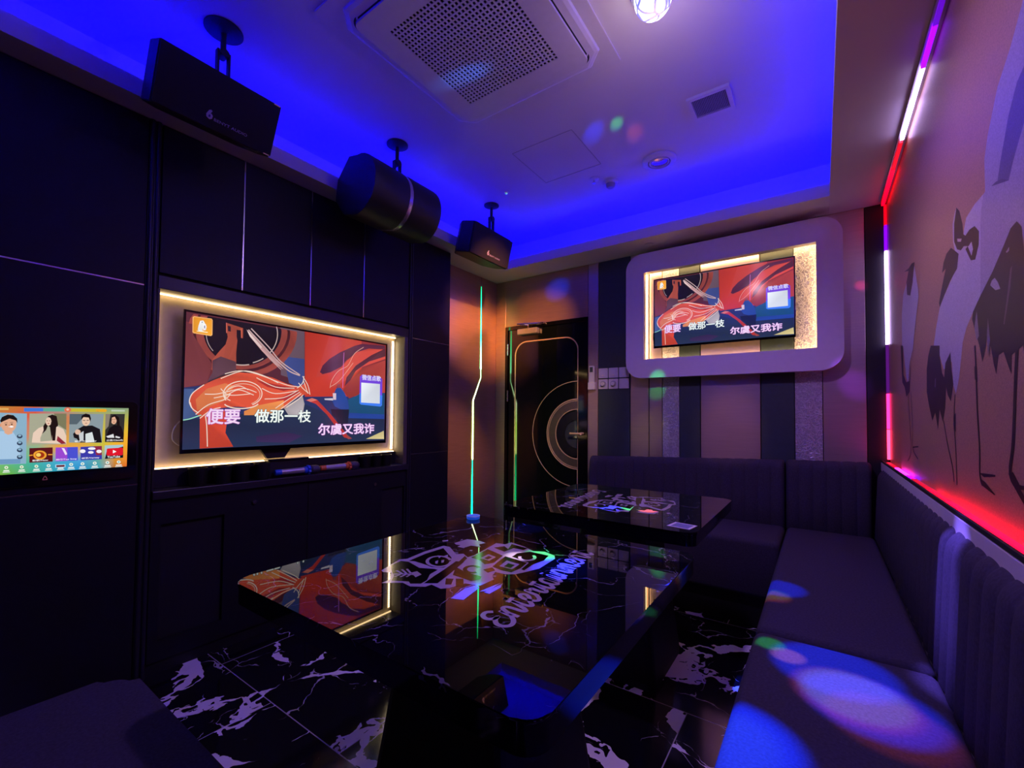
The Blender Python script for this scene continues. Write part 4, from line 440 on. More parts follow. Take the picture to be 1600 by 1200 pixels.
KIOSK=[('p','3a78d8',[(0.2999,1.2147),(0.3505,1.215),(0.3509,1.2019),(0.3003,1.2)]),('p','58a890',[(0.3505,1.215),(0.4119,1.2155),(0.4123,1.2027),(0.3509,1.2019)]),('p','c8b830',[(0.4174,1.2156),(0.5036,1.2149),(0.5039,1.2012),(0.4178,1.2016)]),('p','e8a820',[(0.5036,1.2149),(0.5338,1.2147),(0.5395,1.2086),(0.5342,1.2016),(0.5039,1.202)]),('p','e07050',[(0.429,1.2096),(0.4286,1.2064),(0.4272,1.2036),(0.4251,1.2013),(0.4223,1.1999),(0.4193,1.1993),(0.4162,1.1998),(0.4134,1.2012),(0.4111,1.2034),(0.4096,1.2062),(0.4091,1.2092),(0.4095,1.2124),(0.4108,1.2152),(0.4129,1.2174),(0.4156,1.2189),(0.4187,1.2195),(0.4218,1.2191),(0.4246,1.2177),(0.4269,1.2155),(0.4284,1.2127)]),('p','f0c0a0',[(0.4228,1.2103),(0.4224,1.2079),(0.421,1.2062),(0.4191,1.2055),(0.4171,1.2061),(0.4157,1.2078),(0.4151,1.2101),(0.4155,1.2125),(0.4169,1.2142),(0.4188,1.2148),(0.4208,1.2143),(0.4222,1.2126)]),('p','b8c8b0',[(0.5525,1.2117),(0.5969,1.2116),(0.5971,1.2041),(0.5526,1.2043)]),('p','e0b060',[(0.1946,1.2118),(0.2612,1.2125),(0.2614,1.206),(0.1948,1.2056)]),('p','8ab0c8',[(0.1818,1.1977),(0.308,1.1928),(0.3113,1.0012),(0.1872,1.0046)]),('p','a8c8e4',[(0.215,1.1245),(0.2471,1.1273),(0.2757,1.1212),(0.2912,1.0863),(0.2967,1.0206),(0.2179,1.0194)]),('p','e0a888',[(0.2825,1.1555),(0.2822,1.1479),(0.2809,1.1406),(0.2788,1.1341),(0.2758,1.1287),(0.2722,1.1247),(0.2681,1.1223),(0.2638,1.1216),(0.2594,1.1225),(0.2552,1.1251),(0.2515,1.1293),(0.2483,1.1347),(0.2458,1.1411),(0.2442,1.1483),(0.2435,1.1558),(0.2438,1.1634),(0.245,1.1705),(0.2471,1.1769),(0.25,1.1823),(0.2535,1.1864),(0.2576,1.1889),(0.2619,1.1898),(0.2662,1.189),(0.2704,1.1865),(0.2743,1.1824),(0.2776,1.177),(0.2801,1.1705),(0.2818,1.1632)]),('p','e0a888',[(0.2539,1.1343),(0.273,1.1339),(0.2734,1.1177),(0.2628,1.1126),(0.2532,1.12)]),('p','18120f',[(0.2414,1.1647),(0.2457,1.179),(0.2595,1.1887),(0.2739,1.1863),(0.2835,1.1737),(0.2849,1.1555),(0.2805,1.1664),(0.2647,1.1736),(0.2508,1.1647),(0.2443,1.1594)]),('p','ffffff',[(0.2754,1.1429),(0.2746,1.1415),(0.2723,1.1405),(0.2692,1.1401),(0.2661,1.1406),(0.2638,1.1417),(0.2629,1.1431),(0.2637,1.1445),(0.266,1.1456),(0.269,1.1459),(0.2722,1.1455),(0.2745,1.1444)]),('p','2a3850',[(0.2993,1.106),(0.2984,1.1021),(0.2958,1.0992),(0.2921,1.0983),(0.2884,1.0995),(0.2857,1.1025),(0.2846,1.1065),(0.2855,1.1105),(0.288,1.1133),(0.2917,1.1143),(0.2954,1.1131),(0.2982,1.1101)]),('p','8ab0c8',[(0.2962,1.1087),(0.2955,1.1062),(0.2933,1.1046),(0.2906,1.1047),(0.2883,1.1064),(0.2874,1.109),(0.2882,1.1115),(0.2903,1.113),(0.2931,1.113),(0.2953,1.1113)]),('p','2a3850',[(0.3,1.0797),(0.2991,1.0758),(0.2965,1.073),(0.2928,1.0721),(0.2891,1.0733),(0.2864,1.0764),(0.2853,1.0804),(0.2862,1.0844),(0.2888,1.0872),(0.2924,1.0881),(0.2961,1.0869),(0.2989,1.0838)]),('p','8ab0c8',[(0.297,1.0824),(0.2962,1.0799),(0.294,1.0784),(0.2913,1.0785),(0.2891,1.0802),(0.2882,1.0828),(0.2889,1.0853),(0.2911,1.0868),(0.2938,1.0867),(0.296,1.085)]),('p','2a3850',[(0.3007,1.0534),(0.2998,1.0495),(0.2972,1.0467),(0.2936,1.0459),(0.2899,1.0472),(0.2871,1.0502),(0.286,1.0543),(0.2869,1.0582),(0.2895,1.061),(0.2931,1.0619),(0.2968,1.0606),(0.2996,1.0575)]),('p','8ab0c8',[(0.2977,1.0562),(0.2969,1.0536),(0.2948,1.0522),(0.292,1.0523),(0.2898,1.054),(0.2889,1.0567),(0.2896,1.0592),(0.2918,1.0606),(0.2945,1.0605),(0.2968,1.0588)]),('p','2a3850',[(0.3014,1.0271),(0.3006,1.0232),(0.2979,1.0205),(0.2943,1.0197),(0.2906,1.021),(0.2878,1.0241),(0.2868,1.0282),(0.2876,1.0321),(0.2902,1.0348),(0.2938,1.0357),(0.2976,1.0343),(0.3003,1.0312)]),('p','8ab0c8',[(0.2984,1.0299),(0.2976,1.0274),(0.2955,1.026),(0.2928,1.0261),(0.2905,1.0279),(0.2896,1.0305),(0.2904,1.033),(0.2925,1.0345),(0.2952,1.0343),(0.2975,1.0325)]),('p','6f98c0',[(0.1866,1.0253),(0.2967,1.0206),(0.2965,1.0031),(0.1871,1.0063)]),('p','a8a890',[(0.315,1.1929),(0.4158,1.1939),(0.4187,1.0694),(0.3162,1.0761)]),('p','7c7a5a',[(0.3801,1.1935),(0.4158,1.1939),(0.4171,1.1273),(0.3919,1.1508)]),('p','1c120e',[(0.3598,1.1624),(0.3645,1.1832),(0.3762,1.1897),(0.3884,1.1833),(0.3933,1.1508),(0.3928,1.1202),(0.383,1.0862),(0.3778,1.0827),(0.3709,1.1397),(0.3655,1.1473),(0.3607,1.1285),(0.3507,1.1137),(0.3513,1.14)]),('p','e8c8b0',[(0.3743,1.1623),(0.374,1.1572),(0.373,1.1526),(0.3714,1.1489),(0.3692,1.1465),(0.3668,1.1458),(0.3644,1.1466),(0.3621,1.149),(0.3603,1.1527),(0.359,1.1573),(0.3585,1.1624),(0.3587,1.1675),(0.3597,1.1722),(0.3614,1.1758),(0.3635,1.1782),(0.3659,1.179),(0.3684,1.1782),(0.3706,1.1758),(0.3725,1.1722),(0.3737,1.1675)]),('p','e8cdb8',[(0.3263,1.1181),(0.3398,1.1364),(0.3525,1.1437),(0.3542,1.1287),(0.346,1.0989),(0.3464,1.084),(0.3777,1.0865),(0.3765,1.1282),(0.3921,1.1431),(0.4087,1.1314),(0.4177,1.1041),(0.4186,1.0713),(0.3236,1.0813),(0.3254,1.1071)]),('p','1c120e',[(0.373,1.1586),(0.3889,1.1623),(0.387,1.0861),(0.379,1.0864)]),('p','902838',[(0.3932,1.1049),(0.4185,1.0732),(0.4049,1.0719),(0.391,1.0859)]),('p','8a9aa0',[(0.425,1.1924),(0.5283,1.1934),(0.5255,1.0716),(0.4262,1.0767)]),('p','55646c',[(0.425,1.1924),(0.4747,1.1929),(0.4472,1.1502),(0.4253,1.1505)]),('p','101214',[(0.437,1.1113),(0.4505,1.1306),(0.4673,1.1441),(0.4936,1.145),(0.5179,1.1293),(0.5255,1.0724),(0.4577,1.0754),(0.4488,1.0914),(0.4402,1.0956)]),('p','e8c4a8',[(0.4863,1.1638),(0.486,1.1584),(0.4849,1.1535),(0.4831,1.1492),(0.4806,1.1459),(0.4777,1.1439),(0.4746,1.1432),(0.4714,1.144),(0.4684,1.1461),(0.4658,1.1494),(0.4638,1.1536),(0.4625,1.1586),(0.4619,1.1639),(0.4622,1.1692),(0.4633,1.1742),(0.4651,1.1784),(0.4675,1.1817),(0.4703,1.1838),(0.4735,1.1845),(0.4767,1.1838),(0.4797,1.1818),(0.4823,1.1785),(0.4844,1.1742),(0.4857,1.1692)]),('p','100c0c',[(0.4595,1.1679),(0.4605,1.1856),(0.4718,1.1944),(0.485,1.1906),(0.4893,1.1738),(0.4873,1.1598),(0.4824,1.1778),(0.4664,1.1797)]),('p','d8e0e0',[(0.474,1.1103),(0.4943,1.1177),(0.5029,1.0754),(0.475,1.0746)]),('p','e0b8a0',[(0.4594,1.1186),(0.4587,1.1138),(0.4564,1.1101),(0.453,1.108),(0.4493,1.1081),(0.4458,1.1104),(0.4433,1.1142),(0.4424,1.119),(0.4431,1.1237),(0.4453,1.1275),(0.4487,1.1296),(0.4525,1.1295),(0.456,1.1273),(0.4584,1.1234)]),('p','c8ccd0',[(0.4539,1.1109),(0.4679,1.1223),(0.469,1.0828),(0.4575,1.0832)]),('l','202020',0.002,[(0.4644,1.1667),(0.4725,1.1659)]),('l','202020',0.002,[(0.4754,1.1658),(0.4827,1.1674)]),('p','30302c',[(0.5338,1.1934),(0.5974,1.194),(0.5958,1.0714),(0.5352,1.074)]),('p','8a8070',[(0.5338,1.1934),(0.5498,1.1936),(0.545,1.1411),(0.5347,1.1249)]),('p','e4b090',[(0.5709,1.1676),(0.5706,1.1619),(0.5694,1.1567),(0.5674,1.1526),(0.5648,1.15),(0.5619,1.1491),(0.559,1.15),(0.5563,1.1527),(0.5541,1.1568),(0.5527,1.162),(0.5521,1.1677),(0.5524,1.1734),(0.5536,1.1786),(0.5555,1.1827),(0.5581,1.1853),(0.5609,1.1862),(0.5639,1.1853),(0.5666,1.1827),(0.5688,1.1786),(0.5703,1.1734)]),('p','140c0a',[(0.5505,1.1697),(0.5547,1.1862),(0.5656,1.1904),(0.5785,1.178),(0.5832,1.1239),(0.5732,1.1407),(0.5709,1.1656),(0.5642,1.1821),(0.5549,1.178),(0.5539,1.1574)]),('p','0c0c0e',[(0.5371,1.0922),(0.5483,1.1328),(0.5636,1.147),(0.5859,1.1405),(0.5965,1.1069),(0.5957,1.0735),(0.536,1.076)]),('p','e0e0e0',[(0.5385,1.0983),(0.5615,1.1079),(0.5651,1.0913),(0.5433,1.092)]),('p','e0e0e0',[(0.5696,1.0994),(0.5856,1.0926),(0.5809,1.0886),(0.5682,1.092)]),('p','2a1a14',[(0.2589,1.1503),(0.2585,1.1491),(0.2572,1.1483),(0.2556,1.1483),(0.2543,1.1491),(0.2537,1.1504),(0.2542,1.1516),(0.2555,1.1524),(0.2571,1.1524),(0.2584,1.1516)]),('l','18120f',0.0012,[(0.2519,1.1568),(0.2599,1.1575)]),('p','2a1a14',[(0.2732,1.152),(0.2727,1.1507),(0.2714,1.1499),(0.2698,1.15),(0.2685,1.1508),(0.2679,1.152),(0.2684,1.1533),(0.2697,1.1541),(0.2713,1.1541),(0.2726,1.1533)]),('l','18120f',0.0012,[(0.2661,1.1585),(0.2742,1.1592)]),('l','c07c60',0.0012,[(0.2641,1.1521),(0.2661,1.1395)]),('p','d89878',[(0.2446,1.1487),(0.2443,1.1445),(0.2432,1.142),(0.2418,1.142),(0.2405,1.1446),(0.24,1.1488),(0.2403,1.1529),(0.2414,1.1555),(0.2428,1.1555),(0.2441,1.1529)]),('p','20140f',[(0.3645,1.1647),(0.364,1.1636),(0.3629,1.1632),(0.3618,1.1636),(0.3613,1.1647),(0.3617,1.1657),(0.3628,1.1662),(0.364,1.1657)]),('p','20140f',[(0.3713,1.1646),(0.3709,1.1636),(0.3698,1.1631),(0.3686,1.1636),(0.3681,1.1646),(0.3686,1.1657),(0.3697,1.1662),(0.3708,1.1657)]),('p','b04040',[(0.3687,1.1541),(0.368,1.1527),(0.3664,1.1522),(0.3647,1.1528),(0.364,1.1541),(0.3646,1.1554),(0.3663,1.156),(0.368,1.1554)]),('p','181010',[(0.4702,1.1659),(0.4697,1.1647),(0.4685,1.1643),(0.4673,1.1648),(0.4668,1.1659),(0.4672,1.167),(0.4684,1.1675),(0.4697,1.167)]),('p','181010',[(0.4812,1.1666),(0.4808,1.1655),(0.4795,1.165),(0.4783,1.1655),(0.4777,1.1666),(0.4782,1.1678),(0.4795,1.1682),(0.4807,1.1678)]),('p','a86050',[(0.4781,1.1547),(0.4771,1.1536),(0.4746,1.1531),(0.4721,1.1536),(0.4711,1.1548),(0.4721,1.1559),(0.4745,1.1563),(0.477,1.1558)]),('p','181010',[(0.5598,1.1706),(0.5594,1.1694),(0.5583,1.1689),(0.5572,1.1694),(0.5567,1.1706),(0.5571,1.1717),(0.5582,1.1722),(0.5593,1.1717)]),('p','181010',[(0.5664,1.1705),(0.566,1.1694),(0.5649,1.1689),(0.5637,1.1694),(0.5633,1.1706),(0.5637,1.1717),(0.5648,1.1722),(0.5659,1.1717)]),('p','b04848',[(0.5642,1.1582),(0.5635,1.157),(0.5617,1.1565),(0.56,1.157),(0.5592,1.1582),(0.5599,1.1593),(0.5617,1.1598),(0.5634,1.1593)]),('p','5a1418',[(0.3179,1.0602),(0.3805,1.0598),(0.3821,1.0036),(0.3194,1.0042)]),('p','f0a030',[(0.3647,1.0305),(0.3642,1.0259),(0.3625,1.0217),(0.3597,1.0182),(0.356,1.0156),(0.3517,1.0141),(0.347,1.0138),(0.3424,1.0148),(0.338,1.0169),(0.3342,1.02),(0.3313,1.0239),(0.3294,1.0283),(0.3287,1.033),(0.3292,1.0375),(0.3308,1.0417),(0.3335,1.0452),(0.3372,1.0478),(0.3414,1.0493),(0.3461,1.0497),(0.3507,1.0488),(0.3552,1.0467),(0.359,1.0437),(0.362,1.0397),(0.364,1.0353)]),('p','a03010',[(0.359,1.0309),(0.3585,1.0273),(0.3568,1.024),(0.3541,1.0216),(0.3507,1.0201),(0.3469,1.0198),(0.3431,1.0207),(0.3396,1.0226),(0.3368,1.0254),(0.335,1.0289),(0.3343,1.0326),(0.3348,1.0362),(0.3364,1.0394),(0.3391,1.0419),(0.3424,1.0434),(0.3462,1.0437),(0.3501,1.0429),(0.3536,1.041),(0.3564,1.0381),(0.3583,1.0347)]),('p','f8d060',[(0.3494,1.0323),(0.3489,1.0295),(0.3475,1.0272),(0.3454,1.0257),(0.3429,1.0253),(0.3403,1.0261),(0.3381,1.0278),(0.3366,1.0303),(0.336,1.0332),(0.3365,1.036),(0.3378,1.0383),(0.3399,1.0398),(0.3425,1.0402),(0.345,1.0395),(0.3473,1.0377),(0.3488,1.0352)]),('l','f0a030',0.004,[(0.3174,1.0319),(0.3274,1.033)]),('l','f0a030',0.004,[(0.3686,1.0322),(0.3805,1.0314)]),('p','9a48d0',[(0.3886,1.0586),(0.4525,1.058),(0.454,1.003),(0.39,1.0041)]),('p','4a50d0',[(0.4217,1.0584),(0.4525,1.058),(0.454,1.003),(0.4232,1.0035)]),('p','f0e0f8',[(0.4053,1.0566),(0.4136,1.0542),(0.4225,1.0305),(0.4171,1.027)]),('p','3a3aa8',[(0.4605,1.0575),(0.5258,1.0582),(0.5273,1.0026),(0.462,1.0024)]),('p','902848',[(0.5018,1.0582),(0.5258,1.0582),(0.5269,1.0197),(0.5088,1.0209)]),('p','f4f0f8',[(0.5066,1.0483),(0.5055,1.0459),(0.5022,1.0442),(0.4975,1.0434),(0.4922,1.0437),(0.4875,1.045),(0.4842,1.0471),(0.4829,1.0496),(0.484,1.052),(0.4872,1.0537),(0.4919,1.0546),(0.4972,1.0543),(0.502,1.053),(0.5053,1.0508)]),('p','f4f0f8',[(0.476,1.0389),(0.4752,1.0355),(0.4729,1.0329),(0.4694,1.0316),(0.4656,1.0319),(0.4621,1.0336),(0.4596,1.0365),(0.4587,1.04),(0.4594,1.0433),(0.4618,1.0459),(0.4652,1.0472),(0.469,1.047),(0.4725,1.0453),(0.475,1.0424)]),('p','f4f0f8',[(0.501,1.0326),(0.5002,1.0302),(0.4978,1.0284),(0.4943,1.0276),(0.4904,1.0278),(0.4868,1.0291),(0.4843,1.0312),(0.4834,1.0337),(0.4842,1.0361),(0.4866,1.0379),(0.4901,1.0387),(0.494,1.0385),(0.4976,1.0372),(0.5001,1.0351)]),('p','f4f0f8',[(0.5258,1.0351),(0.5251,1.032),(0.5228,1.0296),(0.5195,1.0284),(0.5157,1.0287),(0.5123,1.0303),(0.5099,1.0329),(0.509,1.0361),(0.5097,1.0392),(0.512,1.0416),(0.5153,1.0428),(0.5191,1.0426),(0.5225,1.041),(0.5249,1.0383)]),('p','a8c8d0',[(0.5349,1.0598),(0.5951,1.0601),(0.5966,1.0033),(0.5365,1.0028)]),('p','101820',[(0.5417,1.035),(0.5953,1.0526),(0.5966,1.0033),(0.5365,1.0028)]),('p','e01828',[(0.5439,1.0463),(0.5916,1.0478),(0.5956,1.0422),(0.595,1.0172),(0.5909,1.0145),(0.5453,1.0152),(0.5415,1.0207),(0.5415,1.0423)]),('p','ffffff',[(0.5617,1.0395),(0.5621,1.0247),(0.5736,1.0314)]),('p','f4f4e8',[(0.2662,0.9906),(0.2657,0.9878),(0.264,0.9859),(0.2616,0.9853),(0.2592,0.9863),(0.2575,0.9885),(0.2568,0.9915),(0.2573,0.9943),(0.259,0.9962),(0.2613,0.9968),(0.2637,0.9958),(0.2655,0.9935)]),('p','80b060',[(0.2638,0.9908),(0.2632,0.9889),(0.2616,0.9882),(0.2599,0.9892),(0.2591,0.9912),(0.2597,0.9932),(0.2614,0.9939),(0.2631,0.9929)]),('l','f4f4f0',0.0042,[(0.2547,0.9796),(0.2689,0.9793)]),('l','e0e8e0',0.003,[(0.253,0.974),(0.271,0.9737)]),('p','f4f4e8',[(0.3049,0.9895),(0.3044,0.9866),(0.3026,0.9846),(0.3002,0.9841),(0.2977,0.9851),(0.2958,0.9874),(0.2951,0.9904),(0.2957,0.9932),(0.2974,0.9952),(0.2998,0.9958),(0.3023,0.9948),(0.3042,0.9925)]),('p','80b060',[(0.3025,0.9897),(0.3018,0.9877),(0.3001,0.987),(0.2983,0.988),(0.2976,0.9901),(0.2982,0.9921),(0.2999,0.9928),(0.3017,0.9918)]),('l','f4f4f0',0.0042,[(0.293,0.9782),(0.3077,0.9779)]),('l','e0e8e0',0.003,[(0.2912,0.9726),(0.3099,0.9722)]),('p','f4f4e8',[(0.3434,0.9885),(0.3428,0.9856),(0.341,0.9835),(0.3384,0.983),(0.3359,0.984),(0.3339,0.9863),(0.3332,0.9894),(0.3338,0.9923),(0.3356,0.9943),(0.3381,0.9949),(0.3407,0.9939),(0.3426,0.9915)]),('p','80b060',[(0.3408,0.9887),(0.3401,0.9867),(0.3384,0.986),(0.3365,0.987),(0.3357,0.9892),(0.3364,0.9912),(0.3382,0.9919),(0.34,0.9909)]),('l','f4f4f0',0.0042,[(0.331,0.977),(0.3463,0.9767)]),('l','e0e8e0',0.003,[(0.3291,0.9713),(0.3485,0.9709)]),('p','f4f4e8',[(0.3764,0.988),(0.3758,0.9851),(0.3739,0.983),(0.3713,0.9824),(0.3686,0.9835),(0.3667,0.9859),(0.3659,0.9889),(0.3665,0.9919),(0.3683,0.9939),(0.371,0.9945),(0.3736,0.9935),(0.3756,0.9911)]),('p','60b0b0',[(0.3738,0.9883),(0.373,0.9862),(0.3712,0.9855),(0.3693,0.9865),(0.3685,0.9887),(0.3692,0.9908),(0.371,0.9915),(0.3729,0.9905)]),('l','f4f4f0',0.0042,[(0.3636,0.9764),(0.3794,0.9761)]),('l','e0e8e0',0.003,[(0.3617,0.9706),(0.3817,0.9702)]),('p','a8d8f0',[(0.3896,0.9916),(0.4181,0.9904),(0.4184,0.9777),(0.3899,0.9787)]),('p','702830',[(0.3923,0.9887),(0.4159,0.9879),(0.4161,0.9802),(0.3926,0.9807)]),('l','f4f4f0',0.0042,[(0.3967,0.9758),(0.413,0.9754)]),('l','e0e8e0',0.003,[(0.3947,0.9699),(0.4153,0.9695)]),('p','f4f4e8',[(0.4403,0.9875),(0.4397,0.9845),(0.4377,0.9824),(0.4349,0.9818),(0.4321,0.9829),(0.43,0.9853),(0.4291,0.9885),(0.4298,0.9915),(0.4318,0.9936),(0.4346,0.9942),(0.4374,0.9932),(0.4395,0.9907)]),('p','60b0b0',[(0.4375,0.9878),(0.4368,0.9856),(0.4348,0.9849),(0.4328,0.986),(0.4319,0.9882),(0.4327,0.9904),(0.4346,0.9911),(0.4366,0.99)]),('l','f4f4f0',0.0042,[(0.4267,0.9756),(0.4435,0.9752)]),('l','e0e8e0',0.003,[(0.4247,0.9696),(0.4459,0.9691)]),('p','f4f4e8',[(0.4739,0.9873),(0.4732,0.9842),(0.4712,0.982),(0.4683,0.9814),(0.4654,0.9825),(0.4632,0.985),(0.4624,0.9882),(0.4631,0.9913),(0.4651,0.9935),(0.4679,0.9941),(0.4709,0.993),(0.473,0.9905)]),('p','60b0b0',[(0.471,0.9875),(0.4702,0.9853),(0.4682,0.9846),(0.4661,0.9857),(0.4652,0.988),(0.466,0.9902),(0.468,0.9909),(0.4701,0.9898)]),('l','f4f4f0',0.0042,[(0.4599,0.9751),(0.4771,0.9747)]),('l','e0e8e0',0.003,[(0.4578,0.969),(0.4796,0.9686)]),('p','f4f4e8',[(0.5112,0.9868),(0.5105,0.9836),(0.5084,0.9815),(0.5054,0.9808),(0.5024,0.982),(0.5002,0.9845),(0.4993,0.9878),(0.5,0.9909),(0.5021,0.9931),(0.5051,0.9937),(0.5081,0.9926),(0.5103,0.9901)]),('p','60b0b0',[(0.5082,0.987),(0.5074,0.9848),(0.5053,0.9841),(0.5032,0.9852),(0.5023,0.9875),(0.5031,0.9897),(0.5052,0.9905),(0.5073,0.9894)]),('l','f4f4f0',0.0042,[(0.4967,0.9744),(0.5145,0.974)]),('l','e0e8e0',0.003,[(0.4945,0.9682),(0.5171,0.9678)]),('p','f4f4e8',[(0.5517,0.9861),(0.5509,0.9829),(0.5487,0.9807),(0.5456,0.9801),(0.5425,0.9812),(0.5402,0.9838),(0.5393,0.9871),(0.5401,0.9903),(0.5422,0.9925),(0.5453,0.9931),(0.5484,0.992),(0.5507,0.9895)]),('p','60b0b0',[(0.5486,0.9864),(0.5477,0.9841),(0.5456,0.9833),(0.5434,0.9845),(0.5424,0.9869),(0.5432,0.9891),(0.5454,0.9899),(0.5476,0.9887)]),('l','f4f4f0',0.0042,[(0.5366,0.9735),(0.5551,0.9731)]),('l','e0e8e0',0.003,[(0.5344,0.9672),(0.5578,0.9668)]),('p','f4f4e8',[(0.5885,0.9858),(0.5877,0.9826),(0.5854,0.9803),(0.5822,0.9797),(0.579,0.9808),(0.5767,0.9835),(0.5757,0.9868),(0.5765,0.9901),(0.5787,0.9923),(0.5819,0.993),(0.5851,0.9918),(0.5875,0.9892)]),('p','60b0b0',[(0.5853,0.9861),(0.5844,0.9838),(0.5822,0.983),(0.5799,0.9842),(0.5789,0.9866),(0.5798,0.9889),(0.582,0.9897),(0.5843,0.9885)]),('l','f4f4f0',0.0042,[(0.5729,0.973),(0.592,0.9727)]),('l','e0e8e0',0.003,[(0.5706,0.9667),(0.5947,0.9662)])]
KTXT=[('新歌/New',[0.3269,1.008,0.3691,1.0152],'ffffff'),('排行/Top Song',[0.3905,1.006,0.4495,1.0139],'ffffff'),('综艺/Variety',[0.4648,1.0061,0.5186,1.0142],'ffffff'),('YouTube',[0.544,1.0055,0.5854,1.0149],'ffffff'),('歌手/Category',[0.4421,1.0768,0.5077,1.0844],'ffffff'),('分类/Classify',[0.5391,1.0759,0.5938,1.0852],'ffffff')]


# ================================================================== SETTING
XL, XC, XR = -2.695, -2.50, 0.345          # metal wall, cabinet faces, mural wall
YB, YN = 3.54, -0.60                       # face of the back cladding, wall behind the camera
ZS, ZC = 2.55, 2.90                        # soffit underside, ceiling

fl = struct(obj('floor', box(-2.75, 0.40, -0.65, 3.62, -0.06, 0.0), M_FLOOR))
struct(obj('ceiling', box(-2.75, 0.40, -0.65, 3.62, ZC, ZC + 0.06), M_CEIL))
struct(obj('wall_left', box(-2.75, XL, -0.60, 3.56, 0, ZC), M_BRUSH))
struct(obj('wall_right', box(XR + 0.012, 0.40, -0.60, 3.56, 0, ZC), M_CEIL))
wb = struct(obj('wall_back', box(-2.75, 0.40, 3.56, 3.62, 0, ZC), M_BLACK))
struct(obj('wall_front', box(-2.75, 0.40, -0.65, -0.60, 0, ZC), mat('dark_brown_wall', (0.06, 0.045, 0.04), 0.6, var=0.1)))

# tray-ceiling soffit: four runs with a lip, blue tape on top of each
SX0, SX1, SY0, SY1 = -2.365, 0.058, -0.30, 3.24
bm = bmesh.new()
add_box(bm, XL + .001, SX0, -0.598, 3.559, ZS, ZS + 0.078); add_box(bm, SX1, XR + .011, -0.598, 3.559, ZS, ZS + 0.078)
add_box(bm, SX0 + .0005, SX1 - .0005, SY1, 3.559, ZS, ZS + 0.078); add_box(bm, SX0 + .0005, SX1 - .0005, -0.598, SY0, ZS, ZS + 0.078)
soff = struct(obj('trim_1', bm, M_CEIL))
M_COVE = mat('blue_led_tape', (0.02, 0.02, 0.05), 0.5, emit=(0.0, 0.0, 1.0), es=COVE)
def tape(x0, x1, y0, y1):
    return box(x0, x1, y0, y1, ZS + 0.0785, ZS + 0.088)
cove = thing('led_strip', 'hidden blue light tape lying on top of the soffit round the ceiling tray', 'led strip', (SX0 - 0.12, 1.4, ZS + 0.0785))
def kid(name, bm, m, parent, smooth=False):
    """part built in world space under an Empty that only has a location"""
    o = obj(name, bm, m, parent, smooth)
    o.matrix_parent_inverse = Matrix.Translation(-Vector(parent.location))
    return o
for q in ((SX0 - .13, SX0 - .115, -0.45, 3.40), (SX1 + .115, SX1 + .13, -0.45, 3.40), (SX0 - .1, SX1 + .1, SY1 + .115, SY1 + .13), (SX0 - .1, SX1 + .1, SY0 - .13, SY0 - .115)):
    kid('tape', tape(*q), M_COVE, cove)
bm = bmesh.new()
add_box(bm, XL + .0005, XL + .004, -0.597, 3.555, ZS + .08, ZC - .001); add_box(bm, XR + .007, XR + .0115, -0.597, 3.555, ZS + .08, ZC - .001)
add_box(bm, XL + .005, XR + .006, 3.556, 3.5597, ZS + .08, ZC - .001); add_box(bm, XL + .005, XR + .006, -0.5995, -0.5965, ZS + .08, ZC - .001)
struct(obj('trim_8', bm, M_CEIL))
# access hatch outline in the ceiling
bm = bmesh.new()
hat = [(-1.62, 2.30), (-1.20, 2.30), (-1.20, 2.72), (-1.62, 2.72)]
hatch = struct(obj('trim_2', frame_prism([(-1.62, 2.28), (-1.19, 2.28), (-1.19, 2.71), (-1.62, 2.71)], [(-1.617, 2.283), (-1.193, 2.283), (-1.193, 2.707), (-1.617, 2.707)], -0.0015, ((1, 0, 0), (0, 1, 0), (0, 0, 1)), (0, 0, ZC)), M_GREYP))

# back-wall cladding, children of the wall
def emb_mat():
    m = bpy.data.materials.new('embossed_silver'); m.use_nodes = True
    nt = m.node_tree; b = nt.nodes['Principled BSDF']
    tc = node(nt, 'ShaderNodeTexCoord')
    n = node(nt, 'ShaderNodeTexNoise'); n.inputs['Scale'].default_value = 30; n.inputs['Detail'].default_value = 2; n.inputs['Distortion'].default_value = 1.2
    nt.links.new(tc.outputs['Object'], n.inputs['Vector'])
    ad = node(nt, 'ShaderNodeVectorMath', operation='MULTIPLY_ADD'); ad.inputs[1].default_value = (.05, .05, .05)
    nt.links.new(n.outputs['Color'], ad.inputs[0]); nt.links.new(tc.outputs['Object'], ad.inputs[2])
    v = node(nt, 'ShaderNodeTexVoronoi', feature='DISTANCE_TO_EDGE'); v.inputs['Scale'].default_value = 42
    nt.links.new(ad.outputs[0], v.inputs['Vector'])
    r = node(nt, 'ShaderNodeMapRange'); r.inputs['From Max'].default_value = 0.16; nt.links.new(v.outputs['Distance'], r.inputs[0])
    mx = node(nt, 'ShaderNodeMixRGB'); mx.inputs[1].default_value = (0.62, 0.62, 0.68, 1); mx.inputs[2].default_value = (0.42, 0.42, 0.47, 1)
    nt.links.new(r.outputs[0], mx.inputs[0]); nt.links.new(mx.outputs[0], b.inputs['Base Color'])
    bp = node(nt, 'ShaderNodeBump'); bp.inputs['Strength'].default_value = 0.8; bp.inputs['Distance'].default_value = 0.004; bp.invert = True
    nt.links.new(r.outputs[0], bp.inputs['Height']); nt.links.new(bp.outputs[0], b.inputs['Normal'])
    b.inputs['Roughness'].default_value = 0.4; b.inputs['Metallic'].default_value = 0.3
    return m
M_EMB = emb_mat()
ZT = 2.549
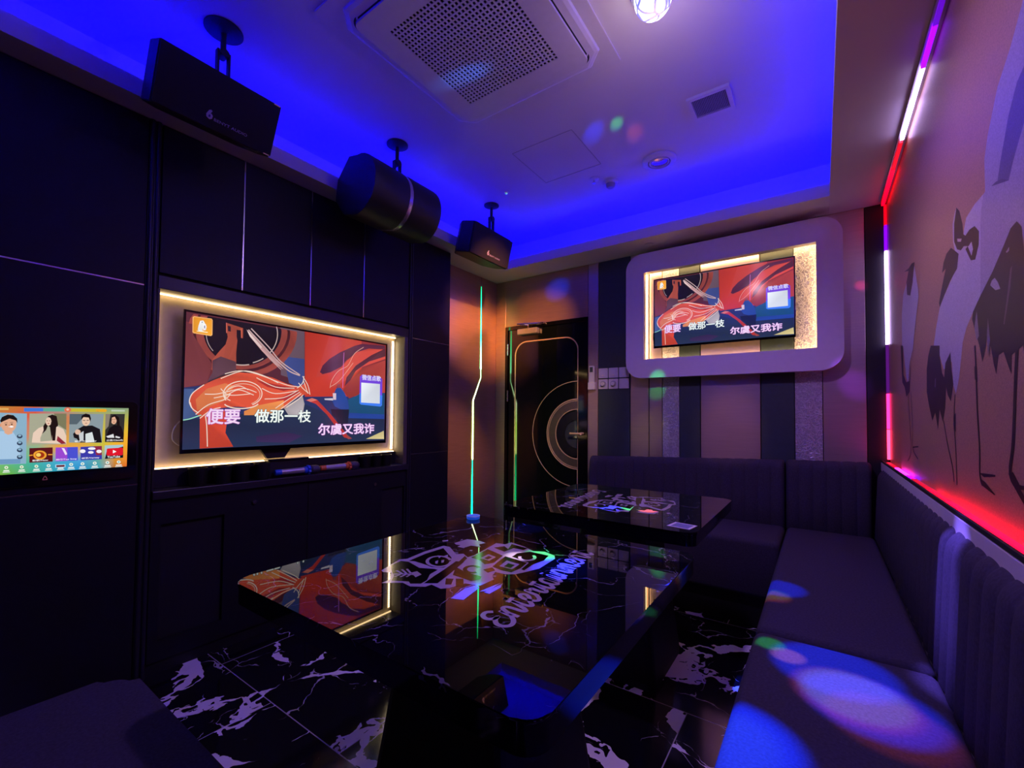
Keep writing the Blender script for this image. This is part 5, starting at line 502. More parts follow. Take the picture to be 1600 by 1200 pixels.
for x0, x1, z0, m, nm in ((-2.694, -2.576, 0, M_BRUSH, 'metal_panel'), (-2.576, -1.676, 2.088, M_BRUSH, 'metal_panel'), (-1.672, -1.579, 0, M_BRUSHL, 'metal_panel'),
                      (-1.573, -1.293, 0, M_GREEN, 'green_panel'), (-1.287, -1.138, 0, M_BRUSHL, 'metal_panel'), (-1.130, -1.030, 0, M_BRUSHL, 'metal_panel'),
                      (-1.025, -0.899, 0, M_EMB, 'embossed_panel'), (-0.894, -0.746, 0, M_GREEN, 'green_panel'), (-0.739, -0.347, 0, M_BRUSHL, 'metal_panel'),
                      (-0.340, -0.144, 0, M_GREEN, 'green_panel'), (-0.140, 0.012, 0, M_EMB, 'embossed_panel'), (0.016, 0.238, 0, M_BRUSHL, 'metal_panel'),
                      (0.241, 0.343, 0, M_BLACK, 'black_panel')):
    obj(nm, box(x0, x1, YB, 3.5595, z0, ZT, 0.0015, 1), m, wb)

# ------------------------------------------------------------------ door
door = struct(bpy.data.objects.new('door_1', None)); C.objects.link(door); door.location = (-2.12, 3.55, 0)
DY = 3.552
ax_b = ((1, 0, 0), (0, 0, 1), (0, -1, 0))          # plane of the back wall, outwards = -y
kid('door_frame', frame_prism([(-2.575, 0), (-2.575, 2.086), (-1.677, 2.086), (-1.677, 0)], [(-2.545, 0), (-2.545, 2.052), (-1.702, 2.052), (-1.702, 0)], 0.022, ax_b, (0, 3.559, 0)), M_BLACKG, door)
leaf = kid('door_leaf', box(-2.543, -1.704, DY, 3.5595, 0.004, 2.050), mat('gloss_black_door', (0.004, 0.006, 0.006), 0.06, var=0.05, coat=0.5), door)
def inlay(pts, wd, name='gold_inlay', m=None, d=0.003):
    L, R = [], []
    P = [Vector((p[0], p[1], 0)) for p in pts]
    for i, p in enumerate(P):
        t = (P[min(i + 1, len(P) - 1)] - P[max(i - 1, 0)]).normalized(); nn = Vector((-t.y, t.x, 0)) * wd / 2
        L.append((p + nn)[:2]); R.append((p - nn)[:2])
    return kid(name, prism(L + R[::-1], d, ax_b, (0, DY, 0)), m or M_GOLD, door)
def arc(cx, cz, r, a0, a1, n=28):
    return [(cx + r * math.cos(math.radians(a0 + (a1 - a0) * i / n)), cz + r * math.sin(math.radians(a0 + (a1 - a0) * i / n))) for i in range(n + 1)]
inlay([(-2.459, 0.02), (-2.459, 1.795)] + arc(-2.329, 1.795, 0.13, 180, 90, 12) + [(-1.905, 1.925)] + arc(-1.905, 1.795, 0.13, 90, 0, 12) + [(-1.775, 0.02)], 0.011)
RC = (-1.776, 1.045)
inlay(arc(*RC, 0.475, 90, 270), 0.006, 'ring_inlay')
kid('window_ring', frame_prism(arc(*RC, 0.312, 90, 270), arc(*RC, 0.222, 90, 270), 0.006, ax_b, (0, DY, 0)), mat('bronze_ring', (0.22, 0.19, 0.16), 0.4, 0.8, var=0.1), door)
inlay(arc(*RC, 0.313, 90, 270), 0.008, 'ring_inlay', d=0.009); inlay(arc(*RC, 0.298, 90, 270), 0.005, 'ring_inlay', d=0.009); inlay(arc(*RC, 0.222, 90, 270), 0.006, 'ring_inlay', d=0.009)
kid('window_rim', frame_prism(arc(*RC, 0.205, 90, 270), arc(*RC, 0.125, 90, 270), 0.014, ax_b, (0, DY, 0)), mat('rim_black', (0.010, 0.011, 0.016), 0.25, var=0.1), door)
kid('window_pane', prism(arc(*RC, 0.125, 90, 270), 0.004, ax_b, (0, DY, 0)), mat('smoked_glass', (0.10, 0.13, 0.16), 0.06, 0.6, var=0.05), door)
kid('lock_stile', box(-1.772, -1.706, DY - 0.004, DY, 0.004, 2.045), M_BLACKG, door)
# closer: body, arm, shoe
clo = kid('door_closer', box(-2.409, -2.184, DY - 0.05, DY, 1.99, 2.045, 0.006), mat('brushed_aluminium', (0.6, 0.58, 0.5), 0.35, 0.7, var=0.05), door)
bm = tube([(-2.29, DY - 0.03, 2.046), (-2.29, DY - 0.035, 2.075), (-2.36, DY - 0.12, 2.078), (-2.14, DY - 0.035, 2.078)], 0.007)
obj('closer_arm', bm, M_STEEL, clo); obj('closer_shoe', box(-2.19, -2.11, DY - 0.045, DY - 0.01, 2.068, 2.088, 0.004), M_STEEL, clo)
for z in (1.86, 1.40, 0.30):
    kid('hinge', cyl((-2.543, DY - 0.012, z - 0.055), (-2.543, DY - 0.012, z + 0.055), 0.008, n=12), M_STEEL, door)
bm = cyl((-1.725, DY - 0.004, 1.05), (-1.725, DY - 0.05, 1.05), 0.012, n=16); add_cyl(bm, (-1.725, DY - 0.048, 1.05), (-1.83, DY - 0.048, 1.05), 0.009, n=12)
obj('door_handle', bm, M_GOLD, leaf, True)

# ------------------------------------------------------------------ mural wall
def mural_mat():
    m = bpy.data.materials.new('gold_mural_paper'); m.use_nodes = True
    nt = m.node_tree; b = nt.nodes['Principled BSDF']
    a = node(nt, 'ShaderNodeAttribute', attribute_name='Col')
    tc = node(nt, 'ShaderNodeTexCoord')
    n = node(nt, 'ShaderNodeTexNoise'); n.inputs['Scale'].default_value = 260; nt.links.new(tc.outputs['Object'], n.inputs['Vector'])
    r = node(nt, 'ShaderNodeMapRange'); r.inputs['From Min'].default_value = 0.3; r.inputs['From Max'].default_value = 0.7; r.inputs['To Min'].default_value = 0.8; r.inputs['To Max'].default_value = 1.15
    nt.links.new(n.outputs[0], r.inputs[0])
    s = node(nt, 'ShaderNodeVectorMath', operation='SCALE'); nt.links.new(a.outputs['Color'], s.inputs[0]); nt.links.new(r.outputs[0], s.inputs['Scale'])
    nt.links.new(s.outputs[0], b.inputs['Base Color'])
    b.inputs['Roughness'].default_value = 0.42; b.inputs['Metallic'].default_value = 0.15
    return m
M_MURAL = mural_mat()
mur = thing('mural_panel', 'gold wall mural of white and black cranes standing on thin legs', 'mural', (XR, 1.4, 1.7))
kid('mural_board', box(XR + 0.004, XR + 0.0115, -0.595, 3.535, 0.90, 2.549), mat('gold_paper', (0.46, 0.27, 0.15), 0.42, 0.15, var=0.15, vscale=260), mur)
fa = Flat((XR + 0.0035, 0, 0), (0, -1, 0), (0, 0, 1), 0.00003)
fa.poly([(-3.535, 0.90), (0.595, 0.90), (0.595, 2.549), (-3.535, 2.549)], (0.46, 0.27, 0.15, 1))
def inside(p): return (min(max(p[0], -3.53), 0.59), min(max(p[1], 0.905), 2.545))
for s in MURAL:
    if s[0] == 'p': fa.poly([inside(p) for p in s[2]], s[1])
    else: fa.line(s[3], s[2], s[1])
o = fa.build('painted_cranes', M_MURAL, mur); o.matrix_parent_inverse = Matrix.Translation(-Vector(mur.location))
# rail below, with a light channel behind its lip
rail = struct(obj('trim_3', box(0.303, XR + .0025, -0.595, 3.535, 0.884, 0.936, 0.003), M_WHITE))
lip = struct(obj('trim_4', box(0.303, 0.311, -0.595, 3.535, 0.937, 0.950, 0.001, 1), M_BLACK))
topr = struct(obj('trim_5', box(0.314, XR + .0025, -0.595, 3.50, 2.532, 2.549), mat('aluminium_channel', (0.35, 0.33, 0.36), 0.35, 0.8, var=0.05)))

def led(name, x0, x1, y0, y1, z0, z1, col, es, parent):
    return kid(name, box(x0, x1, y0, y1, z0, z1), mat('led_%s_%g' % (''.join('%02x' % int(255 * c) for c in col), es), (0.05, 0.05, 0.05), 0.4, emit=col, es=es), parent)
rgb = thing('led_strip', 'colour-changing red and violet light strip framing the crane mural', 'led strip', (0.335, 3.52, 0.95))
V, Rd, Wv, Mg = (0.20, 0.0, 1.0), (1.0, 0.0, 0.01), (0.62, 0.42, 1.0), (1.0, 0.02, 0.8)
LV = 5.0
VX = (0.333, 0.346)
for z0, z1, c, e in ((0.955, 1.14, (1.0, 0.03, 0.10), 6), (1.14, 1.36, (1.0, 0.02, 0.18), 4), (1.36, 1.66, (0.25, 0.01, 0.5), 0.35), (1.66, 2.0, Wv, 9), (2.0, 2.24, Wv, 7), (2.24, 2.40, V, 1.5), (2.40, 2.53, Rd, 0.9)):
    led('vertical_segment', *VX, 3.505, 3.530, z0 + .002, z1 - .002, c, e, rgb)
for y0, y1, c, e in ((3.02, 3.50, Rd, 4), (2.74, 3.02, Rd, 1.0), (2.42, 2.72, Wv, 12), (2.20, 2.42, Wv, 6), (1.98, 2.20, V, 3), (1.80, 1.98, V, .6), (1.2, 1.80, Rd, 2), (0.5, 1.2, V, 3), (-0.4, 0.5, Wv, 3)):
    led('top_segment', 0.320, 0.334, y0 + .002, y1 - .002, 2.519, 2.5318, c, e, rgb)
for y0, y1, c, e in ((3.10, 3.45, Rd, 1.2), (2.72, 3.10, Mg, 6), (2.58, 2.72, V, 5), (2.25, 2.58, Rd, 0.8), (1.95, 2.25, Rd, 4), (1.2, 1.95, Rd, 8), (0.4, 1.2, Rd, 3), (-0.4, 0.4, V, 3)):
    led('bottom_segment', 0.322, 0.338, y0 + .002, y1 - .002, 0.9363, 0.944, c, e, rgb)

# ------------------------------------------------------------------ left wall: black units
CX0 = XL + 0.003
def panel_box(y0, y1, z0, z1, x1=XC, t=0.018):
    return box(x1 - t, x1, y0, y1, z0, z1, 0.0015, 1)
lt = thing('tall_cabinet', 'tall black panelled unit behind the touch screen, nearest the camera on the left', 'cabinet', (-2.6, 0.03, 0))
kid('carcass', box(CX0, XC - 0.020, -0.595, 0.653, 0, 2.547), M_BLACK, lt)
kid('panel', panel_box(-0.595, 0.653, 1.784, 2.547), M_DARK, lt); kid('panel', panel_box(-0.595, 0.653, 0.883, 1.776), M_DARK, lt); kid('panel', panel_box(-0.595, 0.653, 0.004, 0.876), M_DARK, lt)
kid('trim_strip', box(XC - 0.019, XC - 0.002, -0.595, 0.653, 1.777, 1.783), M_STEEL, lt); kid('trim_strip', box(XC - 0.019, XC - 0.002, -0.595, 0.653, 0.877, 0.882), M_STEEL, lt)
def pilaster(y0, y1, n):
    bm = bmesh.new(); w_ = y1 - y0
    add_box(bm, CX0, XC, y0, y1, 0, 2.547)
    for t in (0.24, 0.76): add_cyl(bm, (XC, y0 + w_ * t, 0), (XC, y0 + w_ * t, 2.547), w_ * 0.2, n=14)
    return struct(obj('trim_%d' % n, bm, M_DARK2, smooth=True))
pilaster(0.656, 0.700, 6); pilaster(2.214, 2.251, 7)
ov = thing('overhead_cabinet', 'black cabinet run of four flat doors above the lit screen niche', 'cabinet', (-2.6, 1.457, 1.84))
Y0, Y1 = 0.703, 2.211
kid('carcass', box(CX0, XC - 0.020, Y0, Y1, 1.842, 2.547), M_BLACK, ov)
ed = [Y0, 1.062, 1.440, 1.815, Y1]
for a, b in zip(ed, ed[1:]):
    kid('door', panel_box(a + 0.0035, b - 0.0035, 1.852, 2.547), M_DARK, ov)
for y in ed[1:-1]:
    kid('trim_strip', box(XC - 0.019, XC + 0.0015, y - 0.003, y + 0.003, 1.852, 2.547), M_STEEL, ov)

XB = -2.610
ni = thing('media_niche', 'black recessed niche with taupe back board, shelf and warm light around the screen', 'niche', (-2.6, 1.457, 0.80))
kid('top_beam', box(CX0, XC + 0.004, Y0, Y1, 1.777, 1.838, 0.002), M_DARK2, ni)
kid('back_board', box(CX0, XB, Y0 + .010, 2.176, 0.932, 1.776), M_BOARD, ni)
kid('side_jamb', box(CX0, XC, Y0, Y0 + 0.009, 0.842, 1.776), M_DARK2, ni)
kid('side_jamb', box(CX0, XC, 2.177, Y1, 0.842, 1.776), mat('taupe_jamb', (0.10, 0.085, 0.065), 0.5, var=0.1), ni)
kid('ledge', box(CX0, XB + 0.024, Y0 + .010, 2.176, 0.842, 0.931), M_BLACK, ni)
kid('shelf', box(CX0, XC + 0.018, Y0, Y1, 0.802, 0.840, 0.003), M_DARK2, ni)

M_WARM = mat('warm_led_tape', (0.3, 0.25, 0.15), 0.5, emit=(1.0, 0.68, 0.32), es=WARM)
ls = thing('led_strip', 'warm white light strip around the edge of the left screen niche', 'led strip', (XB + .004, 1.44, 0.94))
kid('top_run', box(XB + .012, XB + .022, Y0 + .02, 2.165, 1.7705, 1.7758), M_WARM, ls)
kid('bottom_run', box(XB + .010, XB + .020, Y0 + .02, 2.165, 0.9312, 0.9362), M_WARM, ls)
kid('left_run', box(XB + .010, XB + .020, Y0 + .0105, Y0 + .014, 0.95, 1.75), M_WARM, ls)  # unseen run, added to light the left side of the board
rr_ = kid('right_run', box(XB + .0005, XB + .004, 2.150, 2.164, 0.95, 1.75), M_WARM, ls)
bm = bmesh.new()
for i in range(56):
    add_box(bm, XB + .0042, XB + .008, 2.153, 2.161, 0.955 + i * 0.0142, 0.961 + i * 0.0142)
obj('diodes', bm, mat('warm_diode', (0.3, 0.3, 0.2), 0.5, emit=(1.0, 0.85, 0.55), es=22), rr_)

bc = thing('base_cabinet', 'low black cabinet with two locks and recessed grilles under the left screen', 'cabinet', (-2.6, 1.457, 0))
kid('carcass', box(CX0, XC - 0.030, Y0, Y1, 0, 0.800), M_BLACK, bc)
yc = 1.50
bm = bmesh.new()
# door panels with a rectangular opening each
def holed(y0, y1, z0, z1, hy0, hy1, hz0, hz1):
    return frame_prism([(y0, z0), (y1, z0), (y1, z1), (y0, z1)], [(hy0, hz0), (hy1, hz0), (hy1, hz1), (hy0, hz1)], 0.022, ((0, 1, 0), (0, 0, 1), (1, 0, 0)), (XC - 0.024, 0, 0))
dd_ = []
for y0, y1, hy0, hy1 in ((Y0 + .002, 1.455, 0.744, 1.008), (1.458, Y1 - .002, 1.995, 2.194)):
    d = kid('door', holed(y0, y1, 0.06, 0.796, hy0, hy1, 0.15, 0.684), M_DARK, bc)
    obj('grille', box(XC - 0.0295, XC - 0.018, hy0 + .001, hy1 - .001, 0.151, 0.683), M_GRILLE, d); dd_.append(d)
kid('plinth', box(XC - 0.0295, XC - 0.012, Y0, Y1, 0.0, 0.058), M_BLACK, bc)
for d, y in zip(dd_, (1.150, 1.930)):
    bm = cyl((XC - 0.002, y, 0.727), (XC + 0.010, y, 0.727), 0.011, n=20); add_box(bm, XC + 0.0102, XC + 0.0112, y - 0.0015, y + 0.0015, 0.721, 0.733)
    obj('lock', bm, M_STEEL, d, True)
rtc = thing('tall_cabinet', 'tall narrow black panelled unit between the lit niche and the bronze wall', 'cabinet', (-2.6, 2.45, 0))
kid('carcass', box(CX0, XC - 0.020, 2.253, 2.652, 0, 2.547), M_BLACK, rtc)
for z0, z1 in ((1.782, 2.547), (0.912, 1.778), (0.004, 0.908)):
    kid('panel', panel_box(2.253, 2.652, z0, z1), M_DARK, rtc)
for z in (0.910, 1.780):
    kid('trim_strip', box(XC - 0.019, XC - 0.001, 2.253, 2.652, z - 0.002, z + 0.002), M_STEEL, rtc)

# lightning-shaped light on the bronze wall
M_BOLT = mat_attr('bolt_light', 12.0, 0.4)
bolt = thing('wall_light', 'green zigzag light slit inlaid in the bronze wall', 'wall light', (XL, 3.25, 0.25))
bm = bmesh.new(); cl = bm.loops.layers.float_color.new('Col')
GR, YG, GW = (0.0, 1.0, 0.30, 1), (0.55, 1.0, 0.12, 1), (0.35, 1.0, 0.40, 1)
dim = lambda c, f: (c[0] * f, c[1] * f, c[2] * f, 1)
bp_ = [(3.296, 2.46, .001, dim(GR, .2)), (3.297, 2.25, .003, dim(GR, .6)), (3.299, 1.95, .006, GR), (3.300, 1.66, .008, (0.25, 1.0, .45, 1)), (3.301, 1.645, .003, dim(GW, .5)), (3.303, 1.572, .003, dim(GW, .6)),
       (3.190, 1.343, .005, (0.8, 1.0, .5, 1)), (3.191, 1.10, .008, YG), (3.191, 0.80, .009, (0.75, 1.0, 0.25, 1)), (3.191, 0.78, .003, dim(GR, .5)), (3.191, 0.60, .005, dim(GR, .8)), (3.192, 0.24, .008, GR)]
prev = None
for y, z, hw, c in bp_:
    q = [bm.verts.new((XL + .0005, y - hw, z)), bm.verts.new((XL + .003, y - hw, z)), bm.verts.new((XL + .003, y + hw, z)), bm.verts.new((XL + .0005, y + hw, z))]
    if prev:
        for i in range(3):
            f = bm.faces.new((prev[0][i], prev[0][i + 1], q[i + 1], q[i]))
            for l in f.loops: l[cl] = prev[1] if l.vert in prev[0] else c
    prev = (q, c)
kid('light_slit', bm, M_BOLT, bolt)
kid('seam', box(XL + .0002, XL + .001, 3.2955, 3.2985, 2.462, 2.549), M_BLACK, bolt)

# ================================================================== SCREENS
M_SCREEN = mat_attr('lit_screen', SCREEN, 0.12)
def tv_art(org, ex, ey, w_, h_, stand):
    f = Flat(org, ex, ey, 0.00003)
    f.ex = Vector(ex) * w_; f.ey = Vector(ey) * h_
    asp = w_ / h_; rg = random.Random(3)
    for s in TV:
        if s[0] == 'p': f.poly(s[2], [tuple(min(1, v * k) for v in lin(s[1])[:3]) + (1,) for k in (rg.uniform(.72, 1.25) for _ in range(len(s[2])))])
        else: f.line(s[3], s[2], s[1], asp)
    for t, (x0, y0, x1, y1), c, oc in TVTXT:
        if oc:
            f.text(t, x0, y0, x1, y1, oc, 0.045)
        f.text(t, x0, y0, x1, y1, c, 0.018)
    return f
tv = thing('television', 'large flat screen showing a red karaoke video in the lit niche at left', 'television', (-2.56, 1.4405, 1.0))
TX, ty0, ty1, tz0, tz1 = -2.550, 0.823, 2.058, 1.001, 1.710
kid('housing', box(XB + .009, TX - 0.008, ty0 + .02, ty1 - .02, tz0 + .02, tz1 - .02, 0.01), M_BLACK, tv)
kid('bezel', frame_prism([(ty0, tz0), (ty1, tz0), (ty1, tz1), (ty0, tz1)], [(ty0 + .009, tz0 + .020), (ty1 - .009, tz0 + .020), (ty1 - .009, tz1 - .009), (ty0 + .009, tz1 - .009)], 0.010, ((0, 1, 0), (0, 0, 1), (1, 0, 0)), (TX - .008, 0, 0)), M_BLACKG, tv)
o = tv_art((TX - .004, ty0 + .009, tz0 + .020), (0, 1, 0), (0, 0, 1), ty1 - ty0 - .018, tz1 - tz0 - .029, 1).build('screen', M_SCREEN, tv); o.matrix_parent_inverse = Matrix.Translation(-Vector(tv.location))
bm = prism([(1.20, 1.02), (1.40, 1.02), (1.35, 0.945), (1.25, 0.945)], 0.02, ((0, 1, 0), (0, 0, 1), (1, 0, 0)), (XB + 0.013, 0, 0))
kid('stand_neck', bm, M_BLACK, tv)
bm = tube(smooth_path([(XB + .02, ty0 + .01, 1.16), (XB + .03, ty0 - .018, 1.12), (XB + .02, ty0 - .018, 1.07), (XB + .02, ty0 + .01, 1.04)], 6), 0.003)
kid('cable', bm, M_PLASTIC, tv, True)

tv2 = thing('television', 'flat screen showing a red karaoke video inside the white frame on the back wall', 'television', (-0.595, 3.47, 1.742))
sx0, sx1, sz0, sz1 = -1.068, -0.129, 1.742, 2.287
SY = 3.452
kid('housing', box(sx0 + .02, sx1 - .02, SY + .008, YB - 0.002, sz0 + .02, sz1 - .02, 0.008), M_BLACK, tv2)
kid('bezel', frame_prism([(sx0, sz0), (sx1, sz0), (sx1, sz1), (sx0, sz1)], [(sx0 + .007, sz0 + .016), (sx1 - .007, sz0 + .016), (sx1 - .007, sz1 - .007), (sx0 + .007, sz1 - .007)], 0.010, ax_b, (0, SY + .008, 0)), M_BLACKG, tv2)
o = tv_art((sx0 + .007, SY + .003, sz0 + .016), (1, 0, 0), (0, 0, 1), sx1 - sx0 - .014, sz1 - sz0 - .023, 0).build('screen', M_SCREEN, tv2); o.matrix_parent_inverse = Matrix.Translation(-Vector(tv2.location))
kid('cable', tube(smooth_path([(sx0 + .03, 3.50, 1.90), (sx0 - .02, 3.51, 1.87), (sx0 - .015, 3.52, 1.80), (sx0 + .03, 3.515, 1.77)], 6), 0.003), M_BLACK, tv2, True)

# white surround with warm light behind its opening
sur = thing('screen_surround', 'white round-cornered frame around the back wall screen', 'frame', (-0.58, 3.45, 1.51))
OX0, OX1, OZ0, OZ1 = -1.290, 0.127, 1.512, 2.508
IX0, IX1, IZ0, IZ1 = -1.144, -0.014, 1.660, 2.353
n = 9
outer = rrect(OX0, OX1, OZ0, OZ1, 0.125, n - 1)
inner = rrect(IX0, IX1, IZ0, IZ1, 0.003, n - 1)
kid('frame', frame_prism(outer, inner, 0.055, ax_b, (0, 3.495, 0)), M_WHITE, sur)
kid('light_block', frame_prism(rrect(OX0 + .045, OX1 - .045, OZ0 + .045, OZ1 - .045, 0.09, n - 1), rrect(IX0 - .055, IX1 + .055, IZ0 - .055, IZ1 + .055, 0.06, n - 1), 0.0435, ax_b, (0, YB - .001, 0)), M_WHITE, sur)  # unseen ring, added to stop the strip's light leaking round the frame
ls2 = thing('led_strip', 'warm light strip behind the opening of the white frame on the back wall', 'led strip', (-0.58, 3.497, 1.65))
M_WARM2 = mat('warm_led_tape_back', (0.3, 0.25, 0.15), 0.5, emit=(1.0, 0.58, 0.24), es=WARM * 3)
kid('top_run', box(IX0 - .01, IX1 + .01, 3.4955, 3.506, IZ1 + .012, IZ1 + .024), M_WARM2, ls2)
kid('bottom_run', box(IX0 - .01, IX1 + .01, 3.4955, 3.506, IZ0 - .024, IZ0 - .012), M_WARM2, ls2)
kid('left_run', box(IX0 - .012, IX0 - .0005, 3.4955, 3.506, IZ0 - .005, IZ1 + .005), M_WARM2, ls2)
kid('right_run', box(IX1 + .012, IX1 + .024, 3.4955, 3.506, IZ0 - .005, IZ1 + .005), M_WARM2, ls2)

# touch screen
ki = thing('touch_screen', 'black song-selection touch screen with colourful picture tiles at far left', 'touch screen', (-2.49, 0.375, 0.914))
KX = -2.488
ky0, ky1 = 0.108, 0.642
bm = prism(rrect(ky0, ky1, 0.914, 1.247, 0.02), 0.0, ((0, 1, 0), (0, 0, 1), (1, 0, 0)), (XC + .001, 0, 0)) if False else prism(rrect(ky0, ky1, 0.914, 1.247, 0.022), 0.0108, ((0, 1, 0), (0, 0, 1), (1, 0, 0)), (XC + .0005, 0, 0))
kid('housing', bm, M_BLACKG, ki)
kid('housing_edge', frame_prism(rrect(ky0 - .002, ky1 + .002, 0.912, 1.249, 0.024), rrect(ky0, ky1, 0.914, 1.247, 0.022), 0.009, ((0, 1, 0), (0, 0, 1), (1, 0, 0)), (XC + .0005, 0, 0)), M_DARK2, ki)
f = Flat((KX - .0004, 0, 0), (0, 1, 0), (0, 0, 1), 0.00003)
gx = [0.138, 0.20, 0.27, 0.33, 0.40, 0.46, 0.52, 0.57, 0.610]
gy = [0.9645, 1.00, 1.06, 1.12, 1.18, 1.2195]
f.grid(gx, gy, [['9ac030', '90b838', '68b048', '40a888', '28a0c0', '2090c8', '40a8b8', 'c07830', 'e06820'],
                ['a0c040', '90c050', '60b878', '40b0a0', '40a8d0', '48a0d8', '60a8a0', 'd8902c', 'f0902c'],
                ['98b890', '88b098', '80b0a0', '88b890', 'e8a040', 'e8a840', 'c8c040', 'f0b030', 'f4a828'],
                ['88a8b0', '90a8a0', '98a890', 'e0704c', 'd88050', 'c8b048', 'd0b840', 'e0c038', 'e8b830'],
                ['c08850', 'c87840', 'd06840', 'e05848', 'd87050', 'c09858', 'b8b058', 'a8b868', 'b0b050'],
                ['d0a060', 'c88838', 'c87830', 'd05c38', '60a0a0', '68b098', '70a880', '80a078', '88a078']])
for s in KIOSK:
    if s[0] == 'p': f.poly([(max(0.139, p[0]), p[1]) for p in s[2]], s[1])
    else: f.line(s[3], s[2], s[1])
for t, (x0, y0, x1, y1), c in KTXT: f.text(t, x0, y0, x1, y1, c, 0.01)
o = f.build('screen', M_SCREEN, ki); o.matrix_parent_inverse = Matrix.Translation(-Vector(ki.location))
f = Flat((XC + .0114, 0, 0), (0, 1, 0), (0, 0, 1), 0.00005)
f.line([(0.357, 0.936), (0.363, 0.948), (0.369, 0.936)], 0.002, '8a4058'); f.line([(0.356, 0.934), (0.370, 0.934)], 0.002, '8a4058')
o = f.build('mark', mat_attr('printed_mark', 0.6, 0.4), ki); o.matrix_parent_inverse = Matrix.Translation(-Vector(ki.location))

# ================================================================== ON THE SHELF
SH = 0.8405
def cup(x, y, label, r=0.040, h=0.088, group='dark cups on the niche shelf'):
    t = thing('cup', label, 'cup', (x, y, SH), group)
    obj('body', lathe([(0, 0), (r * .86, 0), (r * .90, .004), (r, h), (r * .93, h), (r * .84, .008), (0, .008)], 28), mat('black_cup', (0.012, 0.012, 0.012), 0.35, var=0.1), t, True)
    obj('rim', lathe([(r * .99, h - .004), (r * 1.04, h - .003), (r * 1.04, h + .002), (r * .93, h + .002), (r * .93, h - .002)], 28), M_BLACK, t, True)
    return t
for y, lb in ((0.895, 'leftmost black cup of the row on the niche shelf'), (1.005, 'second black cup from the left on the niche shelf'), (1.095, 'third black cup from the left on the niche shelf')):
    cup(-2.530, y, lb)
cup(-2.525, 1.197, 'black cup touching the blue end of the left microphone')
for y, lb in ((1.885, 'black cup nearest the orange microphone in the right-hand row'), (1.972, 'middle black cup of the three at the right end of the niche shelf'), (2.058, 'rightmost black cup at the end of the niche shelf')):
    cup(-2.54, y, lb, 0.036, 0.078)
rec = thing('receiver_box', 'flat black microphone receiver box on the shelf behind the microphones', 'receiver', (-2.565, 1.36, SH))
kid('case', box(-2.584, -2.540, 1.245, 1.455, SH, SH + 0.092, 0.004), M_BLACK, rec); kid('lid', box(-2.585, -2.532, 1.235, 1.475, SH + .0925, SH + 0.102, 0.002), M_BLACKG, rec)
def mic(y0, x0, y1, x1, ring, label, z=SH + 0.021):
    t = thing('microphone', label, 'microphone', (x0, y0, SH), 'karaoke microphones on the shelf')
    d = Vector((x1 - x0, y1 - y0, 0)); L = d.length
    prof = [(0, 0), (.015, 0), (.0165, .003), (.0165, .030)]
    def part(nm, pr, m):
        o = obj(nm, lathe(pr, 24), m, t, True)
        o.rotation_euler = d.to_track_quat('Z', 'Y').to_euler(); o.location = (0, 0, z - SH)
        return o
    part('end_cap', [(0, 0), (.014, 0), (.016, .003), (.0165, .034), (0, .034)], ring)
    part('handle', [(0, .0345), (.0155, .0345), (.018, L * .62), (0, L * .62)], mat('silver_handle', (0.55, 0.52, 0.62), 0.3, 0.6, var=0.05))
    part('collar', [(0, L * .622), (.019, L * .622), (.0205, L * .64), (.0205, L * .68), (.019, L * .70), (0, L * .70)], ring)
    q = obj('ring', (lambda: prism([((.0285 if k % 2 else .021) * math.cos(PI * k / 8), (.0285 if k % 2 else .021) * math.sin(PI * k / 8)) for k in range(16)], .014, org=(0, 0, L * .705)))(), ring, t)
    q.rotation_euler = d.to_track_quat('Z', 'Y').to_euler(); q.location = (0, 0, z - SH + .006)
    q.location = (0, 0, z - SH)
    part('head', [(0, L * .7605), (.016, L * .7605), (.025, L * .80), (.0255, L * .90), (.022, L * .96), (.012, L), (0, L)], mat('mic_mesh', (0.10, 0.09, 0.16), 0.35, 0.7, bump=0.8, bscale=900))
    return t
mic(1.262, -2.512, 1.525, -2.500, mat('blue_plastic', (0.01, 0.10, 0.75), 0.4, var=0.05), 'silver microphone with blue ring and blue end on the shelf', SH + 0.029)
mic(1.535, -2.512, 1.800, -2.498, mat('orange_plastic', (0.75, 0.16, 0.03), 0.4, var=0.05), 'silver microphone with orange ring and orange end on the shelf', SH + 0.029)

